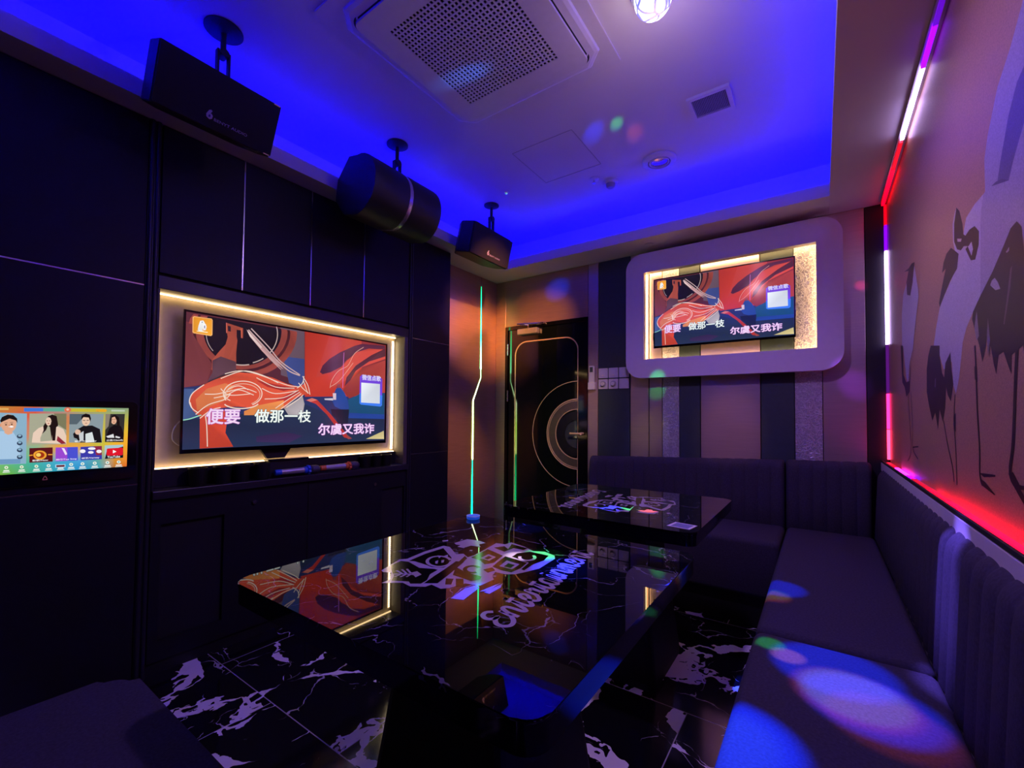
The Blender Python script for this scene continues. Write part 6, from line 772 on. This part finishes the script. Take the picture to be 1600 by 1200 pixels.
# ================================================================== TABLES
M_LOGO = mat('white_print', (0.72, 0.68, 0.72), 0.35, var=0.03)
M_LOGOK = mat('black_print', (0.003, 0.003, 0.004), 0.05)
def cursive():
    """the word along the table edge, single-stroke script; s along, t up, unit x-height"""
    S, x = [], 0.0
    def add(*pts):
        S.append([(x + p[0], p[1]) for p in pts])
    add((.85, 1.10), (.62, 1.32), (.30, 1.28), (.16, 1.02), (.32, .78), (.62, .72), (.32, .68), (.04, .45), (.04, .15), (.28, -.06), (.65, 0), (1.0, .3)); x += 1.0          # E
    def n_():
        add((0, .3), (.12, .9), (.15, .5), (.12, 0)); add((.13, .45), (.35, .9), (.58, .9), (.66, .6), (.66, .15), (.8, .0), (1.0, .25))
    def t_(): add((0, .25), (.25, .9), (.33, 1.38), (.3, .8), (.3, .2), (.45, 0), (.72, .25)); add((.05, 1.05), (.62, 1.08))
    def e_(): add((0, .25), (.45, .5), (.6, .75), (.45, .95), (.22, .8), (.15, .4), (.3, .05), (.55, .02), (.85, .3))
    def r_(): add((0, .25), (.18, .95), (.32, .8), (.55, .82), (.5, .4), (.58, .08), (.85, .2))
    def a_(): add((.62, .75), (.4, .95), (.15, .75), (.1, .3), (.3, 0), (.52, .2), (.65, .8), (.62, .2), (.75, 0), (.95, .25))
    def i_(): add((0, .25), (.2, .9), (.2, .2), (.35, 0), (.55, .25)); add((.2, 1.2), (.23, 1.3))
    def m_():
        add((0, .3), (.12, .9), (.13, 0)); add((.13, .5), (.3, .9), (.45, .85), (.48, 0)); add((.48, .5), (.65, .9), (.8, .85), (.84, .2), (.98, 0), (1.15, .25))
    for f_, w_ in ((n_, .98), (t_, .70), (e_, .84), (r_, .84), (t_, .70), (a_, .94), (i_, .54), (n_, .98), (m_, 1.14), (e_, .84), (n_, .98), (t_, .70)):
        f_(); x += w_
    return S, x
def make_table(x0, x1, y0, y1, label, dx=0.0, dy=0.0, flip=False, z=0.768):
    cx, cy = (x0 + x1) / 2, (y0 + y1) / 2
    t = thing('table', label, 'table', (cx, cy, 0), 'low black glass-topped tables')
    bm = prism(rrect(x0 - cx, x1 - cx, y0 - cy, y1 - cy, 0.045), 0.010, org=(0, 0, z - 0.010))
    es = [e for e in bm.edges if all(abs(v.co.z - z) < 1e-5 for v in e.verts)]
    bmesh.ops.bevel(bm, geom=es, offset=0.003, segments=2, affect='EDGES')
    obj('glass_top', bm, M_TOP, t, True)
    bm = prism(rrect(x0 - cx + .002, x1 - cx - .002, y0 - cy + .002, y1 - cy - .002, 0.043), 0.042, org=(0, 0, z - 0.0525))
    obj('rim', bm, mat('black_lacquer_rim', (0.006, 0.006, 0.008), 0.07, var=0.1), t, True)
    # flared pedestal
    hx, hy = (x1 - x0) / 2, (y1 - y0) / 2
    bm = bmesh.new(); rings = []
    for k, zz in ((.52, 0.0), (.52, 0.03), (.36, z - 0.11), (.55, z - 0.053)):
        rings.append([bm.verts.new((p[0], p[1], zz)) for p in rrect(-hx * k, hx * k, -hy * k, hy * k, 0.03, 3)])
    for a, b in zip(rings, rings[1:]):
        for i in range(len(a)):
            j = (i + 1) % len(a); bm.faces.new((a[i], a[j], b[j], b[i]))
    bm.faces.new(rings[0][::-1]); bm.faces.new(rings[-1])
    obj('pedestal', bm, M_BLACK, t)
    # printed emblem and word
    ox, oy = -0.790, 1.0075                                   # middle of the first table, where the print was measured
    def put(p):
        q = (p[0] - ox, p[1] - oy)
        return (-q[0] + dx, -q[1] + dy) if flip else (q[0] + dx, q[1] + dy)
    fw = Flat((0, 0, z + .0001), (1, 0, 0), (0, 1, 0), 0.000012)
    for s in LOGO:
        c = 'b8b0b8' if s[1] != 'k' else '010101'
        if s[0] == 'p': fw.poly([put(p) for p in s[2]], c)
        else: fw.line([put(p) for p in s[3]], s[2], c)
    o_ = fw.build('emblem', mat_attr('table_print', 0, 0.12), t)
    S, L = cursive()
    fw = Flat((0, 0, z + .0004), (1, 0, 0), (0, 1, 0), 0.000006)
    b0, b1 = Vector((-0.529, 0.738)), Vector((-0.590, 1.295))
    d = (b1 - b0); k = d.length / L; d.normalize(); nn = Vector((-d.y, d.x))
    for st in S:
        pts = [b0 + d * (p[0] * k + p[1] * 0.12 * k) + nn * (p[1] * 0.055) for p in st]
        fw.line([put((p.x, p.y)) for p in pts], 0.0115, 'b8b0b8')
    fw.build('lettering', mat_attr('table_print', 0, 0.12), t)
    return t
make_table(-1.255, -0.325, 0.526, 1.490, 'nearer black marble-topped table, with blue puck and video reflected in it')
make_table(-1.285, -0.385, 1.738, 2.600, 'farther black marble-topped table by the back sofa, with a white card on it', flip=True, dx=0.0, dy=-0.02)
pk = thing('call_button', 'small round blue puck standing on the far left corner of the nearer table', 'puck', (-1.195, 1.425, 0.7685))
obj('body', lathe([(0, 0), (.024, 0), (.027, .002), (.028, .009), (.026, .011), (0, .011)], 32), mat('blue_glow', (0.02, 0.12, 0.6), 0.3, emit=(0.02, 0.12, 1.0), es=0.35), pk, True)
obj('rim', lathe([(.0235, .0112), (.028, .0112), (.0285, .014), (.026, .015), (.0235, .014)], 32), mat('pale_blue_rim', (0.45, 0.5, 0.75), 0.3, emit=(0.15, 0.2, 0.9), es=0.25), pk, True)
cd = thing('table_card', 'small white paper card lying on the near right corner of the farther table', 'card', (-0.455, 1.835, 0.7685))
bm = bmesh.new(); add_box(bm, -.045, .045, -.042, .042, 0, .0012)
o = obj('paper', bm, mat('white_paper', (0.75, 0.74, 0.78), 0.7, var=0.03), cd)
f = Flat((0, 0, .0013), (1, 0, 0), (0, 1, 0)); f.poly([(-.034, -.033), (.034, -.033), (.034, .033), (-.034, .033)], '7880a8'); f.build('print', mat_attr('card_print', 0, .6), cd)
cd.rotation_euler = (0, 0, math.radians(-8))

# ================================================================== SOFA
def ribbed_back(L, p0, axis, out, depth, zb, zt0, zt1, pitch=0.077, name='backrest', parent=None, topr=0.05):
    """channel-stitched back: length L from p0 along axis, front face looking along out"""
    bm = bmesh.new(); ax, ou = Vector(axis), Vector(out); p0 = Vector(p0)
    nr = max(1, round(L / pitch)); ns = nr * 8
    rows = []
    for i in range(ns + 1):
        s = L * i / ns; ph = (i % 8) / 8
        b = abs(math.sin(PI * ph)) ** 0.55
        endr = min(1.0, min(s, L - s) / 0.025); endf = math.sqrt(max(0.0, 1 - (1 - endr) ** 2))
        zt = zt0 + (zt1 - zt0) * s / L
        pr = []
        d_ = depth - 0.012
        for u, v in ((0, zb), (d_, zb), (d_ + .012, zb + .02), (d_ + .004, zb + .20), (d_ - .004, zt - topr * 1.4)):
            pr.append((u, v))
        for k in range(1, 7):
            a = PI / 2 * k / 6
            pr.append((d_ - .006 - topr + topr * math.cos(a), zt - topr * 1.2 + topr * 1.2 * math.sin(a)))
        pr.append((0.02, zt - .004)); pr.append((0, zt - .02))
        row = []
        for q, (u, v) in enumerate(pr):
            bul = (0.007 * b - 0.0035) if 1 <= q <= len(pr) - 3 else 0
            nu = bul if q < 6 else bul * 0.6; nv = 0 if q < 6 else bul * 0.5
            uu = u + nu
            uu = uu * (0.80 + 0.20 * endf)
            vv = v + nv - (0.015 * (1 - endf) if q >= 4 else 0)
            row.append(bm.verts.new(p0 + ax * s + ou * uu + Vector((0, 0, vv))))
        rows.append(row)
    m_ = len(rows[0])
    for a, b in zip(rows, rows[1:]):
        for i in range(m_):
            j = (i + 1) % m_; bm.faces.new((a[i], a[j], b[j], b[i]))
    bm.faces.new(rows[0][::-1]); bm.faces.new(rows[-1])
    o = obj(name, bm, M_SOFA, parent, True)
    return o
def seat_mesh(x0, x1, y0, y1, z0, z1, r=0.03):
    return box(x0, x1, y0, y1, z0, z1, r, 4)
G_ = 'sofa sections along two walls'
SZ = 0.50
def sofa(label, loc): return thing('sofa', label, 'sofa', loc, G_)
s1 = sofa('nearest section of the charcoal sofa, under the mural, lit by a rainbow spot', (0.05, 0.55, 0))
kid('seat', seat_mesh(-0.187, 0.262, -0.58, 1.688, 0.17, SZ), M_SOFA, s1, True); kid('base', box(-0.15, 0.30, -0.575, 1.683, 0, 0.169), M_BLACK, s1)
o = ribbed_back(2.27, (0.343, -0.58, 0), (0, 1, 0), (-1, 0, 0), 0.085, 0.47, 0.905, 0.905, 0.087, parent=s1); o.matrix_parent_inverse = Matrix.Translation(-Vector(s1.location))
s2 = sofa('middle section of the charcoal sofa, in the corner beneath the mural', (0.05, 2.5, 0))
kid('seat', seat_mesh(-0.187, 0.262, 1.696, 3.395, 0.17, SZ), M_SOFA, s2, True); kid('base', box(-0.15, 0.30, 1.701, 3.39, 0, 0.169), M_BLACK, s2)
o = ribbed_back(1.735, (0.343, 1.698, 0), (0, 1, 0), (-1, 0, 0), 0.082, 0.47, 0.905, 0.905, parent=s2); o.matrix_parent_inverse = Matrix.Translation(-Vector(s2.location))
s3 = sofa('long section of the charcoal sofa along the striped back wall', (-0.9, 3.15, 0))
kid('seat', seat_mesh(-1.595, -0.194, 2.88, 3.395, 0.17, SZ), M_SOFA, s3, True); kid('base', box(-1.58, -0.20, 2.92, 3.45, 0, 0.169), M_BLACK, s3)
o = ribbed_back(1.415, (-1.613, 3.538, 0), (1, 0, 0), (0, -1, 0), 0.13, 0.47, 0.868, 0.925, parent=s3); o.matrix_parent_inverse = Matrix.Translation(-Vector(s3.location))
o = ribbed_back(0.445, (-0.192, 3.538, 0), (1, 0, 0), (0, -1, 0), 0.125, 0.47, 0.925, 0.935, name='corner_backrest', parent=s2); o.matrix_parent_inverse = Matrix.Translation(-Vector(s2.location))
ot = thing('ottoman', 'dark upholstered ottoman at the bottom left beside the black cabinets', 'ottoman', (-1.3, 0.07, 0))
bm = prism(rrect(-1.655, -0.95, -0.35, 0.432, 0.075), 0.20, org=(0, 0, 0.25))
es = [e for e in bm.edges if all(abs(v.co.z - 0.45) < 1e-5 for v in e.verts) or all(abs(v.co.z - 0.25) < 1e-5 for v in e.verts)]
bmesh.ops.bevel(bm, geom=es, offset=0.02, segments=4, affect='EDGES')
kid('seat', bm, M_SOFA, ot, True); kid('base', prism(rrect(-1.62, -0.98, -0.32, 0.40, 0.05), 0.249), M_BLACK, ot)

# ================================================================== CEILING THINGS
ac = thing('air_conditioner', 'square white ceiling air conditioner with a perforated grille', 'air conditioner', (-1.247, 1.475, ZC))
ax0, ax1, ay0, ay1 = -1.733, -0.760, 0.985, 1.960
axd = ((1, 0, 0), (0, 1, 0), (0, 0, -1))
def oct_(x0, x1, y0, y1, c): return [(x0 + c, y0), (x1 - c, y0), (x1, y0 + c), (x1, y1 - c), (x1 - c, y1), (x0 + c, y1), (x0, y1 - c), (x0, y0 + c)]
kid('plate', prism(rrect(ax0, ax1, ay0, ay1, 0.01), 0.010, axd, (0, 0, ZC - .0002)), M_PLASTIC, ac)
bm = bmesh.new(); rings = []
for g, zz, c in ((0.055, .0102, .07), (0.060, .020, .07), (0.075, .026, .065), (0.105, .028, .05)):
    rings.append([bm.verts.new((p[0], p[1], ZC - zz)) for p in oct_(ax0 + g, ax1 - g, ay0 + g, ay1 - g, c)])
for a, b in zip(rings, rings[1:]):
    for i in range(8): bm.faces.new((a[i], a[(i + 1) % 8], b[(i + 1) % 8], b[i]))
kid('flap_surround', bm, M_PLASTIC, ac)
kid('gap', prism(rrect(ax0 + .10, ax1 - .10, ay0 + .10, ay1 - .10, .05), 0.002, axd, (0, 0, ZC - .0255)), M_BLACK, ac)
ix0, ix1, iy0, iy1 = ax0 + .112, ax1 - .112, ay0 + .112, ay1 - .112
gx0, gx1, gy0, gy1 = ix0 + .105, ix1 - .105, iy0 + .105, iy1 - .105
kid('panel', frame_prism(rrect(ix0, ix1, iy0, iy1, .03, 4), rrect(gx0, gx1, gy0, gy1, .004, 4), 0.012, axd, (0, 0, ZC - .028)), M_PLASTIC, ac)
bm = bmesh.new(); N = 27
for i in range(N + 1):
    x = gx0 + (gx1 - gx0) * i / N; add_box(bm, x - .0036, x + .0036, gy0, gy1, ZC - .0395, ZC - .036)
    y = gy0 + (gy1 - gy0) * i / N; add_box(bm, gx0, gx1, y - .0036, y + .0036, ZC - .0396, ZC - .0361)
kid('grille', bm, M_PLASTIC, ac)
kid('filter', box(gx0 + .0005, gx1 - .0005, gy0 + .0005, gy1 - .0005, ZC - .034, ZC - .030), mat('dark_filter', (0.03, 0.03, 0.04), 0.8, var=0.1), ac)

ve = thing('exhaust_vent', 'small square white exhaust vent in the ceiling tray', 'vent', (-0.466, 2.505, ZC))
kid('frame', frame_prism([(-.572, 2.402), (-.362, 2.402), (-.362, 2.605), (-.572, 2.605)], [(-.552, 2.424), (-.382, 2.424), (-.382, 2.580), (-.552, 2.580)], .014, axd, (0, 0, ZC - .0002)), M_PLASTIC, ve)
bm = bmesh.new()
for i in range(22): add_box(bm, -.550 + i * .0078, -.5465 + i * .0078, 2.4245, 2.5795, ZC - .012, ZC - .004)
kid('slats', bm, M_GREYP, ve)
kid('backing', box(-.5518, -.3822, 2.4242, 2.5798, ZC - .003, ZC - .0005), M_BLACK, ve)

dn = thing('ceiling_diffuser', 'round ringed white ceiling diffuser with a bronze centre', 'diffuser', (-0.856, 2.884, ZC))
kid('flange', lathe([(.108, -.0002), (.108, -.010), (.100, -.017), (.072, -.020), (.070, -.006), (.070, -.0002)], 40, (-.856, 2.884, ZC)), M_PLASTIC, dn, True)
kid('inner_ring', lathe([(.064, -.0005), (.064, -.018), (.056, -.021), (.054, -.0005)], 40, (-.856, 2.884, ZC)), M_PLASTIC, dn, True)
kid('centre', lathe([(0, -.018), (.02, -.018), (.049, -.014), (.049, -.0005), (0, -.0005)], 40, (-.856, 2.884, ZC)), mat('bronze_cone', (0.75, 0.48, 0.32), 0.22, 0.9, var=0.05), dn, True)
kid('throat', cyl((-.856, 2.884, ZC - .0004), (-.856, 2.884, ZC - .002), .0698, n=40), M_BLACK, dn)
sm = thing('smoke_detector', 'small white domed smoke detector on the ceiling by the far tray edge', 'smoke detector', (-1.226, 2.958, ZC))
kid('base', lathe([(0, -.0002), (.052, -.0002), (.052, -.012), (.046, -.018), (0, -.018)], 32, (-1.226, 2.958, ZC)), M_PLASTIC, sm, True)
kid('dome', lathe([(.034, -.0182), (.032, -.034), (.022, -.044), (0, -.046)], 32, (-1.226, 2.958, ZC)), M_GREYP, sm, True)
sp = thing('sprinkler_head', 'little sprinkler rose in the ceiling next to the smoke detector', 'sprinkler', (-1.31, 2.86, ZC))
kid('rose', lathe([(0, -.0002), (.034, -.0002), (.034, -.004), (.024, -.008), (0, -.008)], 24, (-1.31, 2.86, ZC)), M_PLASTIC, sp, True)
kid('nozzle', cyl((-1.31, 2.86, ZC - .0082), (-1.31, 2.86, ZC - .03), .007, .011, 16), M_STEEL, sp, True)
se = thing('ceiling_sensor', 'tiny domed ceiling sensor with a green glint near the farthest speaker', 'sensor', (-1.94, 2.66, ZC))
kid('ring', lathe([(0, -.0002), (.02, -.0002), (.018, -.006), (0, -.006)], 20, (-1.94, 2.66, ZC)), M_PLASTIC, se, True)
kid('lens', lathe([(.010, -.0062), (.008, -.012), (0, -.014)], 20, (-1.94, 2.66, ZC)), mat('green_lens', (0.3, 0.6, 0.5), 0.1, emit=(0.2, 0.8, 0.5), es=.5), se, True)  # green glint put into the lens as colour and emission
dl = thing('soffit_downlight', 'small unlit round fitting in the soffit above the white frame', 'downlight', (-1.085, 3.38, ZS))
kid('ring', lathe([(0, -.0002), (.034, -.0002), (.034, -.004), (.026, -.007), (0, -.004)], 28, (-1.085, 3.38, ZS)), M_PLASTIC, dl, True)

def light_dome():
    B = Vector((-0.530, 1.705, ZC))
    t = thing('disco_light', 'glowing white faceted disco dome at the top edge of the ceiling', 'disco light', B)
    obj('base', lathe([(0, -.0002), (.085, -.0002), (.085, -.02), (.075, -.028), (0, -.028)], 32), M_PLASTIC, t, True)
    prof = [(.07, -.0285)] + [(.072 * math.cos(math.radians(a)), -.035 - .072 * math.sin(math.radians(a))) for a in range(0, 90, 12)] + [(0, -.107)]
    m = bpy.data.materials.new('disco_lens'); m.use_nodes = True
    nt = m.node_tree; b = nt.nodes['Principled BSDF']
    tc = node(nt, 'ShaderNodeTexCoord'); v = node(nt, 'ShaderNodeTexVoronoi', feature='DISTANCE_TO_EDGE'); v.inputs['Scale'].default_value = 16
    nt.links.new(tc.outputs['Object'], v.inputs['Vector'])
    r = node(nt, 'ShaderNodeValToRGB'); r.color_ramp.elements[0].position = .05; r.color_ramp.elements[0].color = (.01, .03, .35, 1); r.color_ramp.elements[1].position = .12; r.color_ramp.elements[1].color = (.9, .95, 1, 1)
    nt.links.new(v.outputs['Distance'], r.inputs[0]); nt.links.new(r.outputs[0], b.inputs['Emission Color']); b.inputs['Emission Strength'].default_value = 4
    obj('dome', lathe(prof, 32), m, t, True)
    # the lamp's own soft glow and coloured fans, plus an added ceiling fill
    src = B + Vector((0, 0, -0.13))
    pd = bpy.data.lights.new('disco_glow', 'SPOT'); pd.energy = BALL_W; pd.color = (.50, .28, 1.0); pd.shadow_soft_size = .05; pd.spot_size = math.radians(150); pd.spot_blend = .6
    po = bpy.data.objects.new('disco_glow', pd); C.objects.link(po); po.parent = t; po.location = (0, 0, -.17)
    pd = bpy.data.lights.new('ceiling_fill', 'POINT'); pd.energy = 2.8; pd.color = (1.0, .62, .80); pd.shadow_soft_size = .05  # added fill light, hung well below the dome to warm the ceiling
    po = bpy.data.objects.new('ceiling_fill', pd); C.objects.link(po); po.parent = t; po.location = (0, 0, -.34)
    return t, src
disco, BS = light_dome()
Rb, Gb, Bb = (1, .12, .04), (.03, 1, .12), (.0, .03, 1)
def beam(dst, e, col, deg, bl=.35, sq=1.0):
    o = spot('disco_and_fill_beam', disco, BS, dst, e, col, deg, bl)
    o.scale = (1, sq, 1)
K_ = 9.0
def beams(L):
    for q in L: beam(q[0], q[1] * K_, *q[2:])
OR = (1, .35, .08)
beams([
    # near seat: blue fan, red-orange fan below it, green tip
    ((.02, 1.54, SZ), 150, Bb, 8.0, .5), ((.09, 1.40, SZ), 150, Bb, 7.5, .5), ((.06, 1.42, SZ), 40, Rb, 7.0, .5), ((.12, 1.34, SZ), 22, Rb, 6.5, .5), ((.06, 1.43, SZ), 24, Gb, 6.2, .5), ((-.135, 1.60, SZ), 55, Gb, 2.4, .7), ((-.085, 1.55, SZ), 55, OR, 2.6, .7),
    # far seat
    ((-.15, 2.14, SZ), 110, Bb, 5.5, .6), ((-.16, 2.03, SZ), 30, Rb, 3.6, .7), ((-.16, 2.05, SZ), 14, Gb, 3.4, .7),
    # near-left seat corner, sofa back, floor by the seat
    ((-.17, 1.08, SZ), 300, Bb, 8, .6), ((-.17, 1.08, SZ), 12, (.3, .7, 1), 6, .8), ((.27, 1.64, .72), 100, (.2, .12, 1), 8, .7), ((-.29, 2.25, 0), 200, Bb, 3.5, .8),
    # table prints
    ((-.713, 1.197, .77), 60, Gb, 3.8, .9), ((-.768, 1.132, .77), 40, (1, .75, .9), 2.8, .9), ((-.60, 1.125, .77), 120, Bb, 6, .9), ((-.69, .84, .77), 60, Bb, 4, .9), ((-.93, 1.44, .77), 100, Bb, 5, .9),
    ((-.738, 2.03, .77), 60, Gb, 3.0, .8), ((-.66, 2.04, .77), 60, Rb, 3.0, .8), ((-.83, 1.98, .77), 120, Bb, 4.5, .8),
    # ceiling spots, added in place of the table's reflections; air conditioner
    ((-.925, 2.34, ZC - .008), 9, Gb, 6.5, 1, .25), ((-.87, 2.47, ZC - .008), 5, Rb, 8, 1, .25), ((-1.06, 2.34, ZC - .008), 18, Bb, 9, 1, .3), ((-1.50, 1.56, ZC - .03), 16, (.05, .2, 1), 9, 1, .3),
    # bronze corner and over the door; wide warm washes added to brighten both
    ((-2.69, 3.15, 2.02), 62, OR, 21, 1), ((-2.25, 3.54, 2.02), 48, OR, 19, 1), ((-1.98, 3.54, 2.38), 90, Bb, 6, 1), ((-2.69, 2.80, 1.9), 25, (.4, .15, 1), 10, 1), ((-2.69, 3.0, .9), 30, OR, 16, 1), ((-2.0, 3.55, 1.1), 14, (1, .6, .3), 24, 1),
    ((.18, 3.54, 1.42), 22, (.3, .03, 1), 5, 1), ((.222, 3.54, 2.05), 14, (.9, .03, .3), 2.2, 1), ((-1.07, 3.54, 1.42), 22, Gb, 4, 1), ((-1.14, 3.54, 1.08), 7, (1, .75, .2), 8, 1), ((-.55, 3.54, 1.1), 7, (1, .4, .45), 14, 1),  # violet and red ones added as the mural strip's sheen on metal
])

# ------------------------------------------------------------------ speakers
def mount(t, x, y, zt, r, dz_joint, fork=True):
    kid('mount_plate', lathe([(0, -.0002), (r, -.0002), (r, -.006), (r * .8, -.012), (.022, -.02), (0, -.02)], 32, (x, y, ZC)), M_BLACK, t, True)
    kid('mount_stem', cyl((x, y, ZC - .0205), (x, y, ZC - dz_joint), .011, n=14), M_BLACK, t, True)
    bm = bmesh.new(); add_cyl(bm, (x - .02, y, ZC - dz_joint - .012), (x + .02, y, ZC - dz_joint - .012), .018, n=16)
    for s in (-1, 1): add_box(bm, x - .012, x + .012, y + s * .022 - .004, y + s * .022 + .004, zt, ZC - dz_joint - .002)
    kid('mount_yoke', bm, M_BLACK, t)
def brand(t, o, r_, u_, wd):  # t: the grille it is printed on
    """white droplet mark and name near the lower edge of a grille"""
    nrm = r_.cross(u_)
    f = Flat(o + nrm * .0006, r_, u_, 0.0001)
    f.poly([(-.010, .006), (-.012, .016), (-.004, .034), (.004, .038), (.008, .034), (.002, .022), (.006, .024), (.012, .018), (.011, .006), (.002, .0)], 'b8b0c8')
    f.poly([(-.004, .008), (.004, .008), (.004, .018), (-.002, .018)], '30208c')
    f.text('BENYT AUDIO', .018, .002, .018 + wd, .013, 'a8a0b8', .01)
    f.build('brand_mark', mat_attr('printed_mark_white', 0, .4), t)
def wedge_speaker(c, w_, h_, tilt, dep, label, mx, my, r=.075, dzj=.12):
    t = thing('speaker', label, 'speaker', (mx, my, ZC), 'ceiling speakers')
    ct = Vector(c); a = math.radians(tilt)
    nrm = Vector((math.cos(a), 0, -math.sin(a))); r_ = Vector((0, 1, 0)); u_ = nrm.cross(r_); u_ = u_ if u_.z > 0 else -u_
    def P(s, v, d): return ct + r_ * s + u_ * v - nrm * d
    W2, H2 = w_ / 2, h_ / 2
    bm = bmesh.new()
    # trapezoid plan: narrower at the back
    F = [bm.verts.new(P(s, v, .012)) for s, v in ((-W2, -H2), (W2, -H2), (W2, H2), (-W2, H2))]
    Mi = [bm.verts.new(P(s, v, dep * .62)) for s, v in ((-W2, -H2), (W2, -H2), (W2, H2), (-W2, H2))]
    Bk = [bm.verts.new(P(s * .72, v, dep)) for s, v in ((-W2, -H2), (W2, -H2), (W2, H2), (-W2, H2))]
    for A, B in ((F, Mi), (Mi, Bk)):
        for i in range(4): bm.faces.new((A[i], A[(i + 1) % 4], B[(i + 1) % 4], B[i]))
    bm.faces.new(F[::-1]); bm.faces.new(Bk)
    bmesh.ops.bevel(bm, geom=list(bm.edges), offset=.004, segments=2, affect='EDGES')
    kid('cabinet', bm, M_WOOFER, t)
    g = prism(rrect(-W2 + .003, W2 - .003, -H2 + .003, H2 - .003, .006, 4), .011, (r_, u_, nrm), ct - nrm * .0115)
    gr_ = kid('grille', g, M_GRILLE, t)
    bm = bmesh.new()
    for s in (-1, 1):
        for v in (-1, 1):
            add_box(bm, -.012, .012, -.003, .003, 0, .003)
    bm.free()
    for v in (-1, 1):
        kid('corner_clip', prism(rrect(W2 - .035, W2 - .008, v * (H2 - .006) - .002, v * (H2 - .006) + .002, .0015, 2), .0012, (r_, u_, nrm), ct), M_STEEL, t)
    brand(gr_, ct + r_ * (-.035) + u_ * (-H2 + .035), r_, u_, .13)
    zt = (ct + u_ * H2 - nrm * .1).z - .004
    mount(t, mx, my, zt, r, dzj)
    return t
wedge_speaker((-2.05, .773, 2.502), .451, .226, 25, .22, 'large flat black wedge speaker nearest the camera, hung above the left cabinets', -2.15, .81, .075, .10)
wedge_speaker((-2.05, 2.638, 2.502), .47, .226, 14, .22, 'small black wedge speaker hanging farthest away, near the bronze corner', -2.16, 2.76, .06, .10)
def drum_speaker():
    mx, my = -2.161, 1.796
    t = thing('speaker', 'black round-fronted drum speaker with a silver band, hanging second in the ceiling row', 'speaker', (mx, my, ZC), 'ceiling speakers')
    cx, cz = -2.16, 2.515; yA, yB = 1.50, 2.01
    # D-shaped section: round front towards the room, flat sides behind
    def sec(s):
        pts = [(cx + .015 + .165 * s * math.cos(math.radians(a)), cz + .175 * s * math.sin(math.radians(a))) for a in range(-70, 111, 12)]
        pts += [(cx - .12 * s, cz + .155 * s), (cx - .19 * s, cz + .02 * s), (cx - .17 * s, cz - .10 * s), (cx - .06 * s, cz - .175 * s)]
        return pts
    a_ = math.radians(-18)
    def tilt(p): return (cx + (p[0] - cx) * math.cos(a_) - (p[1] - cz) * math.sin(a_), cz + (p[0] - cx) * math.sin(a_) + (p[1] - cz) * math.cos(a_))
    def ring(y0, y1, s, nm, m, inset=.008):
        bm = bmesh.new(); R = []
        for yy, k in ((y0, s - inset), (y0 + inset, s), (y1 - inset, s), (y1, s - inset)):
            R.append([bm.verts.new((*((lambda q: (q[0], yy, q[1]))(tilt(p))),)) for p in sec(k)])
        for A, B in zip(R, R[1:]):
            for i in range(len(A)): bm.faces.new((A[i], A[(i + 1) % len(A)], B[(i + 1) % len(B)], B[i]))
        bm.faces.new(R[0][::-1]); bm.faces.new(R[-1])
        kid(nm, bm, m, t, True)
    ring(yA, 1.752, 1.0, 'cabinet', M_WOOFER); ring(1.778, yB, 1.0, 'cabinet', M_WOOFER)
    ring(1.7525, 1.7775, .99, 'silver_band', mat('satin_silver', (0.6, 0.56, 0.58), 0.25, 0.85, var=0.05), .002)
    mount(t, mx, my, cz + .168, .065, .11)
drum_speaker()

# ------------------------------------------------------------------ plates and remote on the back wall
def plate(i, j):
    x0 = -1.571 + i * .0925; z0 = 1.438 + j * .094
    nm = {(0, 0): 'bottom left wall plate with a round dial', (1, 0): 'bottom middle wall plate with a round dial', (2, 0): 'bottom right blank wall plate',
          (0, 1): 'top left wall switch plate', (1, 1): 'top middle wall switch plate', (2, 1): 'top right wall switch plate'}[(i, j)]
    t = thing('switch_plate', nm + ' of the six beside the white frame', 'switch', (x0 + .043, YB, z0 + .043), 'switch plates beside the white frame')
    pl_ = kid('plate', prism(rrect(x0 + .002, x0 + .086, z0 + .002, z0 + .086, .005, 3), .008, ax_b, (0, YB - .0003, 0)), M_PLASTIC, t)
    c = (x0 + .044, z0 + .044)
    if j == 0 and i < 2:
        obj('dial', cyl((c[0], YB - .0085, c[1]), (c[0], YB - .026, c[1]), .019, .016, 28), M_PLASTIC, pl_, True)
        obj('dial_ring', cyl((c[0], YB - .0084, c[1]), (c[0], YB - .011, c[1]), .026, .026, 28), M_GREYP, pl_, True)
    elif j == 1:
        rk_ = obj('rocker', box(c[0] - .030, c[0] + .030, YB - .0115, YB - .0085, c[1] - .030, c[1] + .030, .002), M_PLASTIC, pl_)
        obj('indicator', box(c[0] - .006, c[0] + .006, YB - .013, YB - .0117, c[1] - .022, c[1] - .017), M_GOLD, pl_)
    else:
        obj('insert', box(c[0] - .030, c[0] + .030, YB - .010, YB - .0085, c[1] - .030, c[1] + .030, .002), M_PLASTIC, pl_)
for j in range(2):
    for i in range(3): plate(i, j)
rm = thing('remote_control', 'white air conditioner remote in a holder on the metal jamb by the door', 'remote', (-1.626, YB, 1.54))
rb_ = kid('body', box(-1.653, -1.602, YB - .030, YB - .010, 1.445, 1.643, .006), M_PLASTIC, rm)
obj('display', box(-1.642, -1.613, YB - .0315, YB - .0302, 1.588, 1.632), mat('grey_display', (0.05, 0.07, 0.09), 0.2, var=0.05), rb_)
kid('holder', box(-1.659, -1.596, YB - .034, YB - .0005, 1.436, 1.50, .004), M_WHITE, rm)
